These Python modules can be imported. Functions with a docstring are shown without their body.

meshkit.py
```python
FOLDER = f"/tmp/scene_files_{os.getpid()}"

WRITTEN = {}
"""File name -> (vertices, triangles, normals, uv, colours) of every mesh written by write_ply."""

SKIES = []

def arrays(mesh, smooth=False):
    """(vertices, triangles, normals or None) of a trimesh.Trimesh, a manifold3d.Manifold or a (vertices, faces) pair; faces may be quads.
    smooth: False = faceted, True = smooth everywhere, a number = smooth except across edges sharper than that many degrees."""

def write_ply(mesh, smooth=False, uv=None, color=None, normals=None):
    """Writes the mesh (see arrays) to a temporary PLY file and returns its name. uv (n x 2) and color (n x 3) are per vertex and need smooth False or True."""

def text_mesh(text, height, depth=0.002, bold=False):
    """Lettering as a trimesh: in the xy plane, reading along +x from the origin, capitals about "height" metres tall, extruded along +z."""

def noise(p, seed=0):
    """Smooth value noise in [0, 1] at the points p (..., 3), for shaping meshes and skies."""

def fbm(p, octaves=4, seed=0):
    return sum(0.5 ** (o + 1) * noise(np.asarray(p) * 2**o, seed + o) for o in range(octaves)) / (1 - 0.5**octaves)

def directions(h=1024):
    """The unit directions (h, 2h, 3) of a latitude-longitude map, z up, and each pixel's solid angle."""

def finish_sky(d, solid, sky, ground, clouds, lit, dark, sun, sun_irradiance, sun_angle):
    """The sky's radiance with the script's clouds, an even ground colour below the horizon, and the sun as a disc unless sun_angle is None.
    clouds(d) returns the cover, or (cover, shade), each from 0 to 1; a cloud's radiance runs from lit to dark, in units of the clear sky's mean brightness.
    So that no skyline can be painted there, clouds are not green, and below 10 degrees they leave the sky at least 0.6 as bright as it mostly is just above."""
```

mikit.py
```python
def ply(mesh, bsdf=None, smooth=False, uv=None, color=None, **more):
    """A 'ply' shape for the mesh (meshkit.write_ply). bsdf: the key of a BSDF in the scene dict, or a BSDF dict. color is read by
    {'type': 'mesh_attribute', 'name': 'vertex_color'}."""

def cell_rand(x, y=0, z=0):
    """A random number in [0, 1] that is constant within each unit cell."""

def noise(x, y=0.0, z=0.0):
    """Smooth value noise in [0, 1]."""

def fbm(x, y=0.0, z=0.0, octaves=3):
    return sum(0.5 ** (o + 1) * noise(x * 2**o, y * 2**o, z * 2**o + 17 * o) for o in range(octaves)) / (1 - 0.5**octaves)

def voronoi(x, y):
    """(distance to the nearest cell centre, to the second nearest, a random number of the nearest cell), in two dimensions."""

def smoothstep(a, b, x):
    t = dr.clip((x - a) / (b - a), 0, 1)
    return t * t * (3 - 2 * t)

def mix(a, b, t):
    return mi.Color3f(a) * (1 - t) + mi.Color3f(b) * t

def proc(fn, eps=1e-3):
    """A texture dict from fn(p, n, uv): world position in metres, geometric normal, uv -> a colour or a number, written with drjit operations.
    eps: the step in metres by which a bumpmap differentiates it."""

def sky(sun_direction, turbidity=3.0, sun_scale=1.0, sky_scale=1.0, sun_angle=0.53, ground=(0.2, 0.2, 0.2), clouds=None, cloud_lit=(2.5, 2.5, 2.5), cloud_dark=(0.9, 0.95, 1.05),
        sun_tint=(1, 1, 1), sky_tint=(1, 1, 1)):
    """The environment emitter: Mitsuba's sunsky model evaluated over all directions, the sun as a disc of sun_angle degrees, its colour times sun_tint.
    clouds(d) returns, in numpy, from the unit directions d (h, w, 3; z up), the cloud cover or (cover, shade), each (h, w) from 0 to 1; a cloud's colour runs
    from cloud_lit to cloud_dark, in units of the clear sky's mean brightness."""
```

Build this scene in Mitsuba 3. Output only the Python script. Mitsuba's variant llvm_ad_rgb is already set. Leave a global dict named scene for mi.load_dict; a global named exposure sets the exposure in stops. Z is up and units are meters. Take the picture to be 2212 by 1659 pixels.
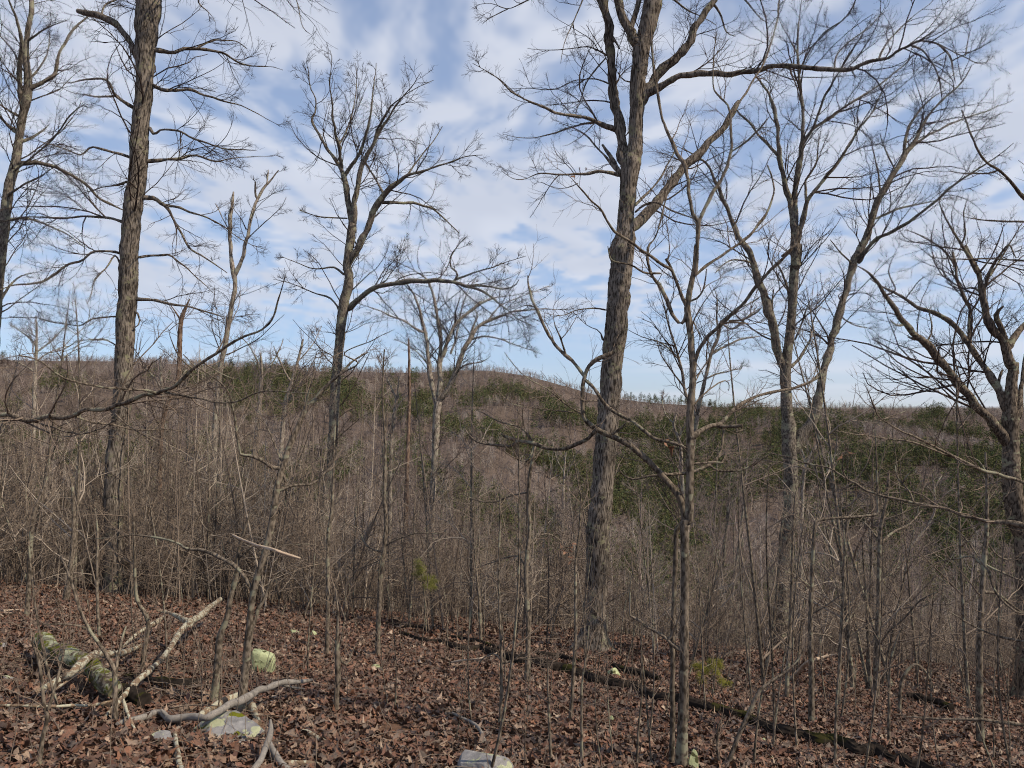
import math
import numpy as np, trimesh, mitsuba as mi, drjit as dr
import mikit, meshkit
from scipy.interpolate import PchipInterpolator
T = mi.ScalarTransform4f

# ------------------------------------------------------------------ camera, sky, exposure
W, H, FPX, PITCH = 2212.0, 1659.0, 1703.0, math.radians(1.7)      # eye at the origin, 1.6 m above the ground
FWD = np.array([0, math.cos(PITCH), math.sin(PITCH)])
UP = np.array([0, -math.sin(PITCH), math.cos(PITCH)])
RIGHT = np.array([1.0, 0, 0])
SUN = np.array([0.66, -0.29, 0.74])
exposure = 1.88


def clouds(d):
    z = np.maximum(d[..., 2], 0.035)
    u, v = d[..., 0] / z, d[..., 1] / z
    p = np.stack([u, v, u * 0], -1)
    wx = meshkit.fbm(p * 0.9 + 3.1, 3, 5) - 0.5
    wy = meshkit.fbm(p * 0.9 + 9.7, 3, 6) - 0.5
    q = np.stack([u + 0.7 * wx, v + 0.7 * wy, u * 0], -1)
    big = meshkit.fbm(q * [0.55, 0.36, 1] + 11.3, 3, 1)
    mid = meshkit.fbm(q * [2.4, 1.15, 1] + 5.0, 3, 2)
    fine = meshkit.fbm(q * [8.5, 4.0, 1], 4, 3)
    n = 0.27 * big + 0.27 * mid + 0.46 * fine
    el = d[..., 2]
    fade = np.clip((el - 0.05) / 0.10, 0, 1)
    fade = fade * fade * (3 - 2 * fade)
    cover = np.clip((n - 0.355) / 0.25, 0, 1)
    cover = (0.28 + 0.72 * cover * cover * (3 - 2 * cover)) * (0.12 + 0.78 * fade)
    streak = np.clip((meshkit.fbm(np.stack([d[..., 0] * 4, d[..., 1] * 4, d[..., 2] * 60], -1) + 2.0, 3, 9) - 0.45) / 0.2, 0, 1)
    cover = np.maximum(cover, (0.16 + 0.34 * np.clip(d[..., 0] * 2.2, 0, 1) + 0.35 * streak) * (1 - fade))
    shade = np.clip((mid - 0.40) * 2.0, 0, 0.6) * fade
    return cover, shade


scene, labels = {}, {}
scene['camera'] = {'type': 'perspective', 'fov': math.degrees(2 * math.atan(W / 2 / FPX)), 'fov_axis': 'x', 'near_clip': 0.05, 'far_clip': 8000.0,
                   'to_world': T().look_at(origin=[0, 0, 0], target=FWD.tolist(), up=[0, 0, 1])}
scene['sky'] = mikit.sky(SUN.tolist(), turbidity=3, sky_scale=1.0, sun_scale=1.0, clouds=clouds, cloud_lit=(2.05, 2.15, 2.42), cloud_dark=(1.62, 1.74, 2.05), sky_tint=(1.12, 1.12, 1.17),
                         ground=(0.10, 0.09, 0.08))

# ------------------------------------------------------------------ materials


def fnoise(p, s, o=3):
    return mikit.fbm(p.x * s, p.y * s, p.z * s, octaves=o)


def bark_fn(dark, light, lichen, amount, sx=60.0, sz=8.0):
    def fn(p, n, uv):
        f = mikit.fbm(p.x * sx, p.y * sx, p.z * sz, octaves=3)
        c = mikit.mix(dark, light, mikit.smoothstep(0.3, 0.68, f)) * (0.62 + 0.72 * fnoise(p + 11.0, 1.3, 2))
        blot = fnoise(p, 5.0, 2) * 0.6 + fnoise(p + 7.0, 23.0, 2) * 0.4
        return mikit.mix(c, lichen, mikit.smoothstep(0.62 - amount, 0.70 - amount, blot) * 0.75)
    return fn


def stem_fn(a, b, s=9.0):
    def fn(p, n, uv):
        return mikit.mix(a, b, fnoise(p, s, 2))
    return fn


def mat(name, fn=None, rgb=None, rough=0.85, bump=None, scale=0.01, spec=0.25):
    b = {'type': 'principled', 'roughness': rough, 'specular': spec, 'base_color': mikit.proc(fn) if fn else {'type': 'rgb', 'value': list(rgb)}}
    if bump:
        b = {'type': 'bumpmap', 'arbitrary': mikit.proc(bump, 0.004), 'scale': scale, 'bsdf': b}
    scene[name] = {'type': 'twosided', 'bsdf': b}


def diffuse(name, rgb=None, fn=None, tex=None):
    scene[name] = {'type': 'twosided', 'bsdf': {'type': 'diffuse', 'reflectance': tex or (mikit.proc(fn) if fn else {'type': 'rgb', 'value': list(rgb)})}}


diffuse('oak_bark', fn=bark_fn((0.032, 0.028, 0.025), (0.190, 0.170, 0.150), (0.19, 0.19, 0.13), 0.02))
diffuse('grey_bark', fn=bark_fn((0.046, 0.041, 0.036), (0.180, 0.162, 0.143), (0.25, 0.255, 0.19), 0.08, 55, 14))
diffuse('dark_bark', fn=bark_fn((0.04, 0.034, 0.03), (0.17, 0.145, 0.12), (0.24, 0.25, 0.18), 0.03, 55, 14))
diffuse('pale_bark', fn=bark_fn((0.10, 0.086, 0.074), (0.30, 0.27, 0.24), (0.29, 0.30, 0.24), 0.06, 30, 10))
diffuse('red_bark', fn=bark_fn((0.07, 0.048, 0.038), (0.20, 0.145, 0.115), (0.3, 0.24, 0.19), 0.0, 30, 8))
diffuse('sapling_bark', fn=bark_fn((0.055, 0.047, 0.039), (0.185, 0.160, 0.133), (0.23, 0.235, 0.18), 0.05, 70, 22))
diffuse('twig_bark', (0.060, 0.048, 0.044))
diffuse('twig_bark_light', (0.165, 0.135, 0.112))
diffuse('thicket_bark', (0.185, 0.154, 0.130))
diffuse('thicket_pale', (0.29, 0.255, 0.22))
diffuse('thicket_dark', (0.10, 0.083, 0.072))
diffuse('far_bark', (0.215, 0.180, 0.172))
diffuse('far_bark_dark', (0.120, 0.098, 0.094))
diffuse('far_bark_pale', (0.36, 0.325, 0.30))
diffuse('vcol', tex={'type': 'mesh_attribute', 'name': 'vertex_color'})
diffuse('char', fn=stem_fn((0.008, 0.007, 0.007), (0.035, 0.030, 0.028), 25))
scene['leaf'] = {'type': 'twosided', 'bsdf': {'type': 'principled', 'roughness': 0.6, 'specular': 0.2, 'base_color': {'type': 'mesh_attribute', 'name': 'vertex_color'}}}


def moss_log_fn(p, n, uv):
    c = bark_fn((0.05, 0.042, 0.034), (0.17, 0.155, 0.13), (0.32, 0.35, 0.25), 0.08, 30, 30)(p, n, uv)
    m = mikit.smoothstep(0.47, 0.57, fnoise(p + 3.0, 19.0, 3) * 0.65 + fnoise(p + 5.0, 5.0, 2) * 0.35) * mikit.smoothstep(-0.4, 0.3, n.z)
    return mikit.mix(c, (0.085, 0.095, 0.02), m)


def char_log_fn(p, n, uv):
    c = stem_fn((0.008, 0.007, 0.007), (0.04, 0.034, 0.03), 25)(p, n, uv)
    m = mikit.smoothstep(0.56, 0.64, fnoise(p + 1.0, 2.6, 3)) * mikit.smoothstep(0.1, 0.7, n.z)
    return mikit.mix(c, (0.030, 0.030, 0.012), m)


def lichen_branch_fn(p, n, uv):
    c = mikit.mix((0.07, 0.058, 0.048), (0.24, 0.18, 0.13), fnoise(p, 11.0, 3))
    return mikit.mix(c, (0.31, 0.31, 0.255), mikit.smoothstep(0.48, 0.56, fnoise(p + 5.0, 26.0, 3)))


def rock_fn(p, n, uv):
    c = mikit.mix((0.085, 0.088, 0.098), (0.27, 0.275, 0.29), fnoise(p, 24.0, 4))
    c = mikit.mix(c, (0.29, 0.32, 0.215), mikit.smoothstep(0.53, 0.60, fnoise(p + 2.0, 15.0, 4)) * 0.85)
    return mikit.mix(c, (0.10, 0.11, 0.015), mikit.smoothstep(0.66, 0.72, fnoise(p + 8.0, 9.0, 3)))


def green_rock_fn(p, n, uv):
    c = mikit.mix((0.24, 0.28, 0.16), (0.40, 0.45, 0.29), fnoise(p, 26.0, 4))
    return mikit.mix(c, (0.07, 0.075, 0.04), mikit.smoothstep(0.60, 0.68, fnoise(p + 4.0, 22.0, 3)))


diffuse('mossy_wood', fn=moss_log_fn)
diffuse('charred_wood', fn=char_log_fn)
diffuse('lichen_wood', fn=lichen_branch_fn)
diffuse('rock_stone', fn=rock_fn)
diffuse('lichen_stone', fn=green_rock_fn)
diffuse('dead_wood', fn=stem_fn((0.26, 0.20, 0.15), (0.50, 0.42, 0.34), 14))
diffuse('grey_wood', fn=stem_fn((0.10, 0.095, 0.09), (0.27, 0.26, 0.25), 18))


def ground_fn(p, n, uv):
    c = mikit.mix((0.055, 0.036, 0.027), (0.145, 0.092, 0.068), fnoise(p, 9.0, 4))
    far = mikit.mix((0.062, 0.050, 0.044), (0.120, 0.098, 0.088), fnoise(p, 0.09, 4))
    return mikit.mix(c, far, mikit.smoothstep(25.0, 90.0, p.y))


diffuse('leaf_soil', fn=ground_fn)

# ------------------------------------------------------------------ helpers


def ray(px, py):
    d = FWD + RIGHT * ((px - W / 2) / FPX) + UP * ((H / 2 - py) / FPX)
    return d


def at_depth(px, py, y):
    d = ray(px, py)
    return d * (y / d[1])


RIDGE = np.array([(-900, 770), (-200, 760), (0, 765), (250, 768), (480, 778), (700, 790), (900, 793), (1000, 787), (1060, 788), (1140, 800), (1220, 822), (1300, 845), (1400, 858), (1550, 868),
                  (1700, 868), (1850, 873), (2000, 878), (2212, 875), (2500, 868), (3200, 850)], float)


def smax(a, b, k):
    h = np.clip(0.5 + 0.5 * (a - b) / k, 0, 1)
    return b + (a - b) * h + k * h * (1 - h)


def ground(x, y):
    x, y = np.asarray(x, float), np.asarray(y, float)
    ye = np.where(y < 0, -8 * np.tanh(-y / 8), y)
    xe = 40 * np.tanh(x / 40)
    brow = 27 + 0.05 * xe
    s = (y - brow) / 5.0
    roll = 5.0 * np.logaddexp(0, np.minimum(s, 300))
    near = -1.6 - 0.19 * ye - 0.10 * xe - 0.20 * roll
    p = np.stack([x, y, x * 0], -1)
    near = near + 0.10 * (meshkit.fbm(p * 0.55, 3, 21) - 0.5) * np.exp(-(np.hypot(x, y) / 60) ** 2)
    rr = np.maximum(y, 1.0)
    az = np.clip(x / np.maximum(rr, 30.0), -1.6, 1.6) * FPX + W / 2
    el = (880 + 6 - (np.interp(az, RIDGE[:, 0], RIDGE[:, 1]) + 17)) / FPX
    top = el * 900
    t = np.clip((y - 230) / 670, 0, 1)
    rise = t ** 1.25
    spur = (meshkit.fbm(p / 170.0 + 4.2, 4, 31) - 0.5) * 120 * np.sin(np.pi * np.clip(t * 1.02, 0, 1)) ** 0.8
    far = -88 + (top + 88) * rise + spur
    far = far - 0.03 * np.maximum(y - 900, 0) + np.minimum((np.abs(x) - 900) * 0.0, 0)
    far = np.where(y < 0, -400, far)
    return smax(near, far, 10.0)


def ground_hit(px, py, h=0.0):
    d = ray(px, py)
    lo, hi = 1.0, 120.0
    ts = np.linspace(1.0, 60.0, 1200)
    g = ts * d[2] - ground(ts * d[0], ts * d[1]) - h
    k = np.argmax(g < 0) if (g < 0).any() else len(ts) - 1
    t0, t1 = ts[max(k - 1, 0)], ts[k]
    for _ in range(20):
        tm = (t0 + t1) / 2
        if tm * d[2] - float(ground(tm * d[0], tm * d[1])) - h < 0:
            t1 = tm
        else:
            t0 = tm
    return d * t1


def tubes(P, R, sides, cap=False, disp=None):
    """N polylines (N, K, 3) with radii (N, K) as one mesh of tubes."""
    P, R = np.asarray(P, float), np.asarray(R, float)
    N, K = R.shape
    t = np.gradient(P, axis=1)
    t /= np.linalg.norm(t, axis=2, keepdims=True) + 1e-12
    chord = P[:, -1] - P[:, 0]
    chord /= np.linalg.norm(chord, axis=1, keepdims=True) + 1e-12
    ref = np.eye(3)[np.argmin(np.abs(chord), axis=1)]
    u = np.cross(t, ref[:, None])
    u /= np.linalg.norm(u, axis=2, keepdims=True) + 1e-12
    v = np.cross(t, u)
    a = np.arange(sides) * 2 * np.pi / sides
    rad = R[:, :, None] * np.ones(sides)
    dirs = np.cos(a)[None, None, :, None] * u[:, :, None] + np.sin(a)[None, None, :, None] * v[:, :, None]
    if disp is not None:
        s = np.concatenate([np.zeros((N, 1)), np.cumsum(np.linalg.norm(np.diff(P, axis=1), axis=2), 1)], 1)
        rad = disp(rad, a, s, dirs, P)
    V = P[:, :, None] + rad[..., None] * dirs
    V = V.reshape(-1, 3)
    n, k, j = np.meshgrid(np.arange(N), np.arange(K - 1), np.arange(sides), indexing='ij')
    b = (n * K + k) * sides
    j2 = (j + 1) % sides
    q = np.stack([b + j, b + j2, b + sides + j2, b + sides + j], -1).reshape(-1, 4)
    F = np.vstack([q[:, [0, 1, 2]], q[:, [0, 2, 3]]])
    if cap:
        base = len(V)
        V = np.vstack([V, P[:, 0], P[:, -1]])
        caps = []
        for m in range(N):
            for e, row in ((0, 0), (1, K - 1)):
                r = (m * K + row) * sides
                c = base + m + e * N
                for jj in range(sides):
                    f = [c, r + (jj + 1) % sides, r + jj] if e == 0 else [c, r + jj, r + (jj + 1) % sides]
                    caps.append(f)
        F = np.vstack([F, caps])
    return V, F


def join(ms):
    ms = [m for m in ms if len(m[0])]
    off = np.cumsum([0] + [len(m[0]) for m in ms])
    return np.vstack([m[0] for m in ms]), np.vstack([m[1] + o for m, o in zip(ms, off)])


def bark_disp(amp, ridges, stretch, seed, roots=0.0):
    def f(rad, a, s, dirs, P):
        if roots:
            h = np.maximum(P[..., 2] - ground(P[..., 0], P[..., 1]), 0)[..., None]
            rad = rad * (1 + roots * np.exp(-h / 0.30) * (0.35 + np.maximum(np.cos(4 * a + seed + 0.6 * np.sin(a * 2)), -0.3)))
        q = dirs * ridges + np.stack([s * 0, s * 0, s * stretch], -1)[:, :, None, :]
        q2 = P[:, :, None] * 1.6 + dirs * 0.6
        n = np.abs(meshkit.fbm(q, 3, seed) - 0.5) * 2
        lump = meshkit.fbm(q2, 2, seed + 1) - 0.5
        return rad * (1 + 0.16 * lump) + amp * (n - 0.35)
    return f


NAMES = {}


def key_for(name):
    n = NAMES.get(name, 0)
    NAMES[name] = n + 1
    return name if n == 0 else f'{name}_{n:03d}'


def part(parent, name, shape):
    k = key_for(f'{parent}__{name}')
    scene[k] = shape
    return k


def thing(name, label, category, group=None):
    k = key_for(name)
    labels[k] = {'label': label, 'category': category}
    if group:
        labels[k]['group'] = group
    return k


def spawn(rng, P, R, n, t0, t1, length, ang, up, K, wig, rr, rmin, tip=0.35, thick=0.0085):
    """Children of the polylines P: n per polyline (an int or one per polyline); length(t, Lparent) gives their lengths."""
    N, K0 = R.shape
    idx = np.repeat(np.arange(N), n)
    M = len(idx)
    if M == 0:
        return np.zeros((0, K, 3)), np.zeros((0, K))
    t = rng.uniform(t0, t1, M)
    f = t * (K0 - 1)
    i = np.minimum(f.astype(int), K0 - 2)
    f = (f - i)[:, None]
    pos = P[idx, i] * (1 - f) + P[idx, i + 1] * f
    rp = R[idx, i] * (1 - f[:, 0]) + R[idx, i + 1] * f[:, 0]
    tan = P[idx, i + 1] - P[idx, i]
    tan /= np.linalg.norm(tan, axis=1, keepdims=True) + 1e-12
    Lp = np.linalg.norm(np.diff(P, axis=1), axis=2).sum(1)[idx]
    v = rng.normal(size=(M, 3))
    v -= (v * tan).sum(1, keepdims=True) * tan
    v[:, 2] += up * 2.0
    v -= (v * tan).sum(1, keepdims=True) * tan
    v /= np.linalg.norm(v, axis=1, keepdims=True) + 1e-12
    th = np.radians(rng.uniform(ang[0], ang[1], M))[:, None]
    d = np.cos(th) * tan + np.sin(th) * v
    L = length(t, Lp) * rng.uniform(0.65, 1.25, M)
    seg = (L / (K - 1))[:, None]
    out = [pos]
    bend = rng.normal(size=(M, 3)) * wig * 0.5
    for k in range(K - 1):
        pos = pos + seg * d
        out.append(pos)
        d = d + rng.normal(size=(M, 3)) * wig + bend
        d[:, 2] += up
        d /= np.linalg.norm(d, axis=1, keepdims=True)
    r0 = np.maximum(np.minimum(rp * rr, thick * L + 0.0012), rmin)
    r = r0[:, None] * np.linspace(1, tip, K)[None]
    return np.stack(out, 1), np.maximum(r, rmin * 0.55)


def resample(P, R, K):
    s = np.concatenate([[0], np.cumsum(np.linalg.norm(np.diff(P, axis=0), axis=1))])
    q = np.linspace(0, s[-1], K)
    return np.stack([np.interp(q, s, P[:, k]) for k in range(3)], 1), np.interp(q, s, R)


ZONES = {'A': (0, 0, .36), 'B': (707.8, 0, .36), 'C': (1415.7, 0, .36), 'D': (0, 530.9, .36), 'E': (707.8, 530.9, .36), 'F': (1415.7, 530.9, .36), 'G': (0, 1128, .32), 'H': (619.4, 1128, .32),
         'I': (1150.3, 1128, .32), 'J': (1504.2, 1128, .32), 'Z': (0, 0, 1.0)}


def parse(text):
    out, z, nums = [], None, []
    for tok in text.replace(',', ' ').split():
        if tok in ZONES:
            z = ZONES[tok]
            continue
        nums.append(float(tok))
        if len(nums) == 3:
            out.append((z[0] + nums[0] * z[2], z[1] + nums[1] * z[2], nums[2] * z[2]))
            nums = []
    return np.array(out)


def smooth_line(pts, step, rng, wob=0.25):
    c = np.concatenate([[0], np.cumsum(np.hypot(*np.diff(pts[:, :2], axis=0).T))])
    keep = np.concatenate([[True], np.diff(c) > 1e-6])
    pts, c = pts[keep], c[keep]
    K = int(np.clip(c[-1] / step, 6, 260))
    q = np.linspace(0, c[-1], K)
    out = np.stack([PchipInterpolator(c, pts[:, k])(q) for k in range(3)], 1)
    w = meshkit.noise(np.stack([q / 22.0, q * 0 + rng.uniform(0, 99), q * 0], -1)) - 0.5
    w2 = meshkit.noise(np.stack([q / 22.0, q * 0 + rng.uniform(0, 99), q * 0], -1)) - 0.5
    edge = np.minimum(1, q / 25)
    out[:, 0] += w * edge * wob * (out[:, 2] + 8)
    out[:, 1] += w2 * edge * wob * (out[:, 2] + 8)
    w3 = meshkit.noise(np.stack([q / 9.0, q * 0 + rng.uniform(0, 99), q * 0], -1)) - 0.5
    w4 = meshkit.noise(np.stack([q / 14.0, q * 0 + rng.uniform(0, 99), q * 0], -1)) - 0.5
    out[:, 0] += w3 * edge * wob * 0.35 * (out[:, 2] + 5)
    out[:, 2] *= 1 + 0.45 * w4 * min(1.0, wob * 4)
    return out, q


def lift(line, depth):
    """Traced points at the given distances in front of the eye -> world points, radii."""
    P = np.array([at_depth(a, b, y) for (a, b, _), y in zip(line, depth)])
    return P, line[:, 2] * depth / FPX / 2


def down_to_ground(P, R, sink=0.25):
    """Carries a stem's lowest point on to the ground along its own direction, with a root flare."""
    d = P[0] - P[min(6, len(P) - 1)]
    d = d / (np.linalg.norm(d) + 1e-9)
    if d[2] > -0.75:
        d = np.array([d[0] * 0.4, d[1] * 0.4, -0.9])
    p, pts = P[0].copy(), []
    while p[2] > float(ground(p[0], p[1])) - sink and len(pts) < 400:
        p = p + d * 0.06
        pts.append(p.copy())
    if pts:
        pts = np.array(pts[::-1])
        P = np.vstack([pts, P])
        R = np.concatenate([np.full(len(pts), R[0]), R])
    return P, R


def flare(P, R, size, reach):
    h = P[:, 2] - ground(P[:, 0], P[:, 1])
    return R * (1 + size * np.exp(-np.maximum(h, 0) / reach))
# ------------------------------------------------------------------ the land
def land():
    nu, nv = 420, 420
    u = np.linspace(-1, 1, nu)
    x = 3.0 * np.sinh(7.4 * u)
    y = 8 + 4.0 * np.sinh(7.0 * np.linspace(-0.9, 1, nv))
    X, Y = np.meshgrid(x, y)
    Z = ground(X, Y)
    V = np.stack([X, Y, Z], -1).reshape(-1, 3)
    i, j = np.meshgrid(np.arange(nv - 1), np.arange(nu - 1), indexing='ij')
    b = i * nu + j
    Q = np.stack([b, b + 1, b + nu + 1, b + nu], -1).reshape(-1, 4)
    return V, np.vstack([Q[:, [0, 1, 2]], Q[:, [0, 2, 3]]])


scene['ground'] = mikit.ply(land(), 'leaf_soil', smooth=True)
labels['ground'] = {'kind': 'structure', 'label': 'sloping leaf-covered ridge side, valley and far wooded ridge', 'category': 'ground'}

# ------------------------------------------------------------------ traced trees


def grow_twigs(rng, lines, lat, rmin, levels=4, up=0.05, dens=1.0, lmax=2.2, share=0.42, wig=0.14):
    """Side branches, twigs and twiglets on the traced limbs of one tree, one mesh."""
    K0 = 16
    PR = [resample(P, R, K0) for P, R in lines]
    P0, R0 = np.array([a for a, _ in PR]), np.array([b for _, b in PR])
    L0 = np.linalg.norm(np.diff(P0, axis=1), axis=2).sum(1)
    n1 = np.maximum(2, np.round(L0 / lat)).astype(int)
    out = []
    P1, R1 = spawn(rng, P0, R0, n1, 0.12, 0.99, lambda t, L: np.clip(share * L * (1.2 - t), 0.35, lmax), (28, 62), up * 0.8, 8, wig, 0.6, rmin * 2.0)
    out.append(tubes(P1, R1, 4))
    P2, R2 = spawn(rng, P1, R1, max(1, round(6 * dens)), 0.10, 0.92, lambda t, L: np.clip(0.62 * L * (1.15 - t), 0.20, 1.3), (25, 58), up, 6, wig, 0.75, rmin * 1.35)
    out.append(tubes(P2, R2, 3))
    if levels > 2:
        P3, R3 = spawn(rng, P2, R2, max(1, round(5 * dens)), 0.10, 0.95, lambda t, L: np.clip(0.62 * L * (1.2 - t), 0.13, 0.7), (25, 58), up, 4, wig, 0.8, rmin)
        out.append(tubes(P3, R3, 3))
    if levels > 3:
        P4, R4 = spawn(rng, P3, R3, 2, 0.3, 1.0, lambda t, L: np.clip(0.6 * L, 0.08, 0.28), (25, 60), up, 3, wig, 0.8, rmin * 0.8)
        out.append(tubes(P4, R4, 3))
    return join(out)


def traced_tree(name, label, category, y, trunk, limbs, bark='grey_bark', twig='twig_bark', seed=1, lat=0.33, rmin=0.0024, levels=3, dens=0.85, swing=0.55, rooted=True, rough=0.0, up=0.05, fl=0.5,
                group=None, trunk_from=0.45, share=0.50, lmax=2.4, twigs=True, wob=0.25, stems=()):
    rng = np.random.default_rng(seed)
    key = thing(name, label, category, group)
    known = []      # (pixel x, pixel y, distance) of every traced point so far
    lines = []

    def add(text, kind, slope):
        pts = parse(text)
        if kind == 'trunk' and pts[0, 1] < pts[-1, 1]:
            pts = pts[::-1]
        line, q = smooth_line(pts, 9.0 if kind == 'trunk' else 10.0, rng, wob if kind == 'limb' else wob * 0.3)
        if known:
            kn = np.vstack(known)
            j = np.argmin(np.hypot(kn[:, 0] - line[0, 0], kn[:, 1] - line[0, 1]))
            d0 = kn[j, 2]
        else:
            d0 = y
        q_m = q / FPX * y
        bow = np.sin(q_m * rng.uniform(0.6, 1.4) + rng.uniform(0, 6)) * 0.12 * np.minimum(q_m, 1.5) * (0.3 if kind == 'trunk' else 1)
        depth = np.maximum(d0 + slope * q_m + bow, y * 0.55)
        P, R = lift(line, depth)
        known.append(np.stack([line[:, 0], line[:, 1], depth], 1))
        return P, R, q_m[-1]

    P, R, L = add(trunk, 'trunk', 0.02 * rng.normal())
    if rooted:
        P, R = down_to_ground(P, R)
        R = flare(P, R, fl, 0.28)
    if rough > 0:
        s = np.concatenate([[0], np.cumsum(np.linalg.norm(np.diff(P, axis=0), axis=1))])
        P, R = resample(P, R, int(np.clip(s[-1] / 0.035, 20, 520)))
        m = tubes(P[None], R[None], 44, True, bark_disp(rough, 7.0, 3.2, seed, 0.45 if rooted else 0.0))
    else:
        m = tubes(P[None], R[None], 16, True, bark_disp(0.010 * min(1, R[0] / 0.1), 5.0, 7.0, seed))
    part(key, 'trunk', mikit.ply(m, bark, smooth=40 if rough > 0 else True))
    lines.append((P[int(len(P) * trunk_from):], R[int(len(P) * trunk_from):]))
    rmin = rmin if rmin < 0.002 else max(rmin, 0.000165 * y)
    for li, text in enumerate(limbs):
        sl = rng.uniform(0.25, swing) * rng.choice([-1, 1])
        name_, text = ('stem', text[1:]) if text[0] == '!' else ('limb', text)
        if name_ == 'stem':
            sl *= 0.25
        P, R, L = add(text, 'limb', sl)
        back = P[0] - P[min(3, len(P) - 1)]
        P = np.vstack([P[0] + back / (np.linalg.norm(back) + 1e-9) * R[0] * 1.5, P])
        R = np.concatenate([[R[0] * 0.7], R])
        R = np.maximum(R, rmin * 1.4)
        big = R[1] > 0.045 and rough > 0
        m = tubes(P[None], R[None], 24 if big else 10, True, bark_disp(rough * 0.7 if big else min(0.006, R[0] * 0.12), 6.0, 5.0, seed + li))
        part(key, name_, mikit.ply(m, bark, smooth=40 if big else True))
        lines.append((P, R))
    if twigs:
        k = part(key, 'twigs', mikit.ply(grow_twigs(rng, lines, lat, rmin, levels, up, dens, lmax, share), twig, smooth=True))
        labels[k] = {'kind': 'stuff'}
    return key, lines


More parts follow.
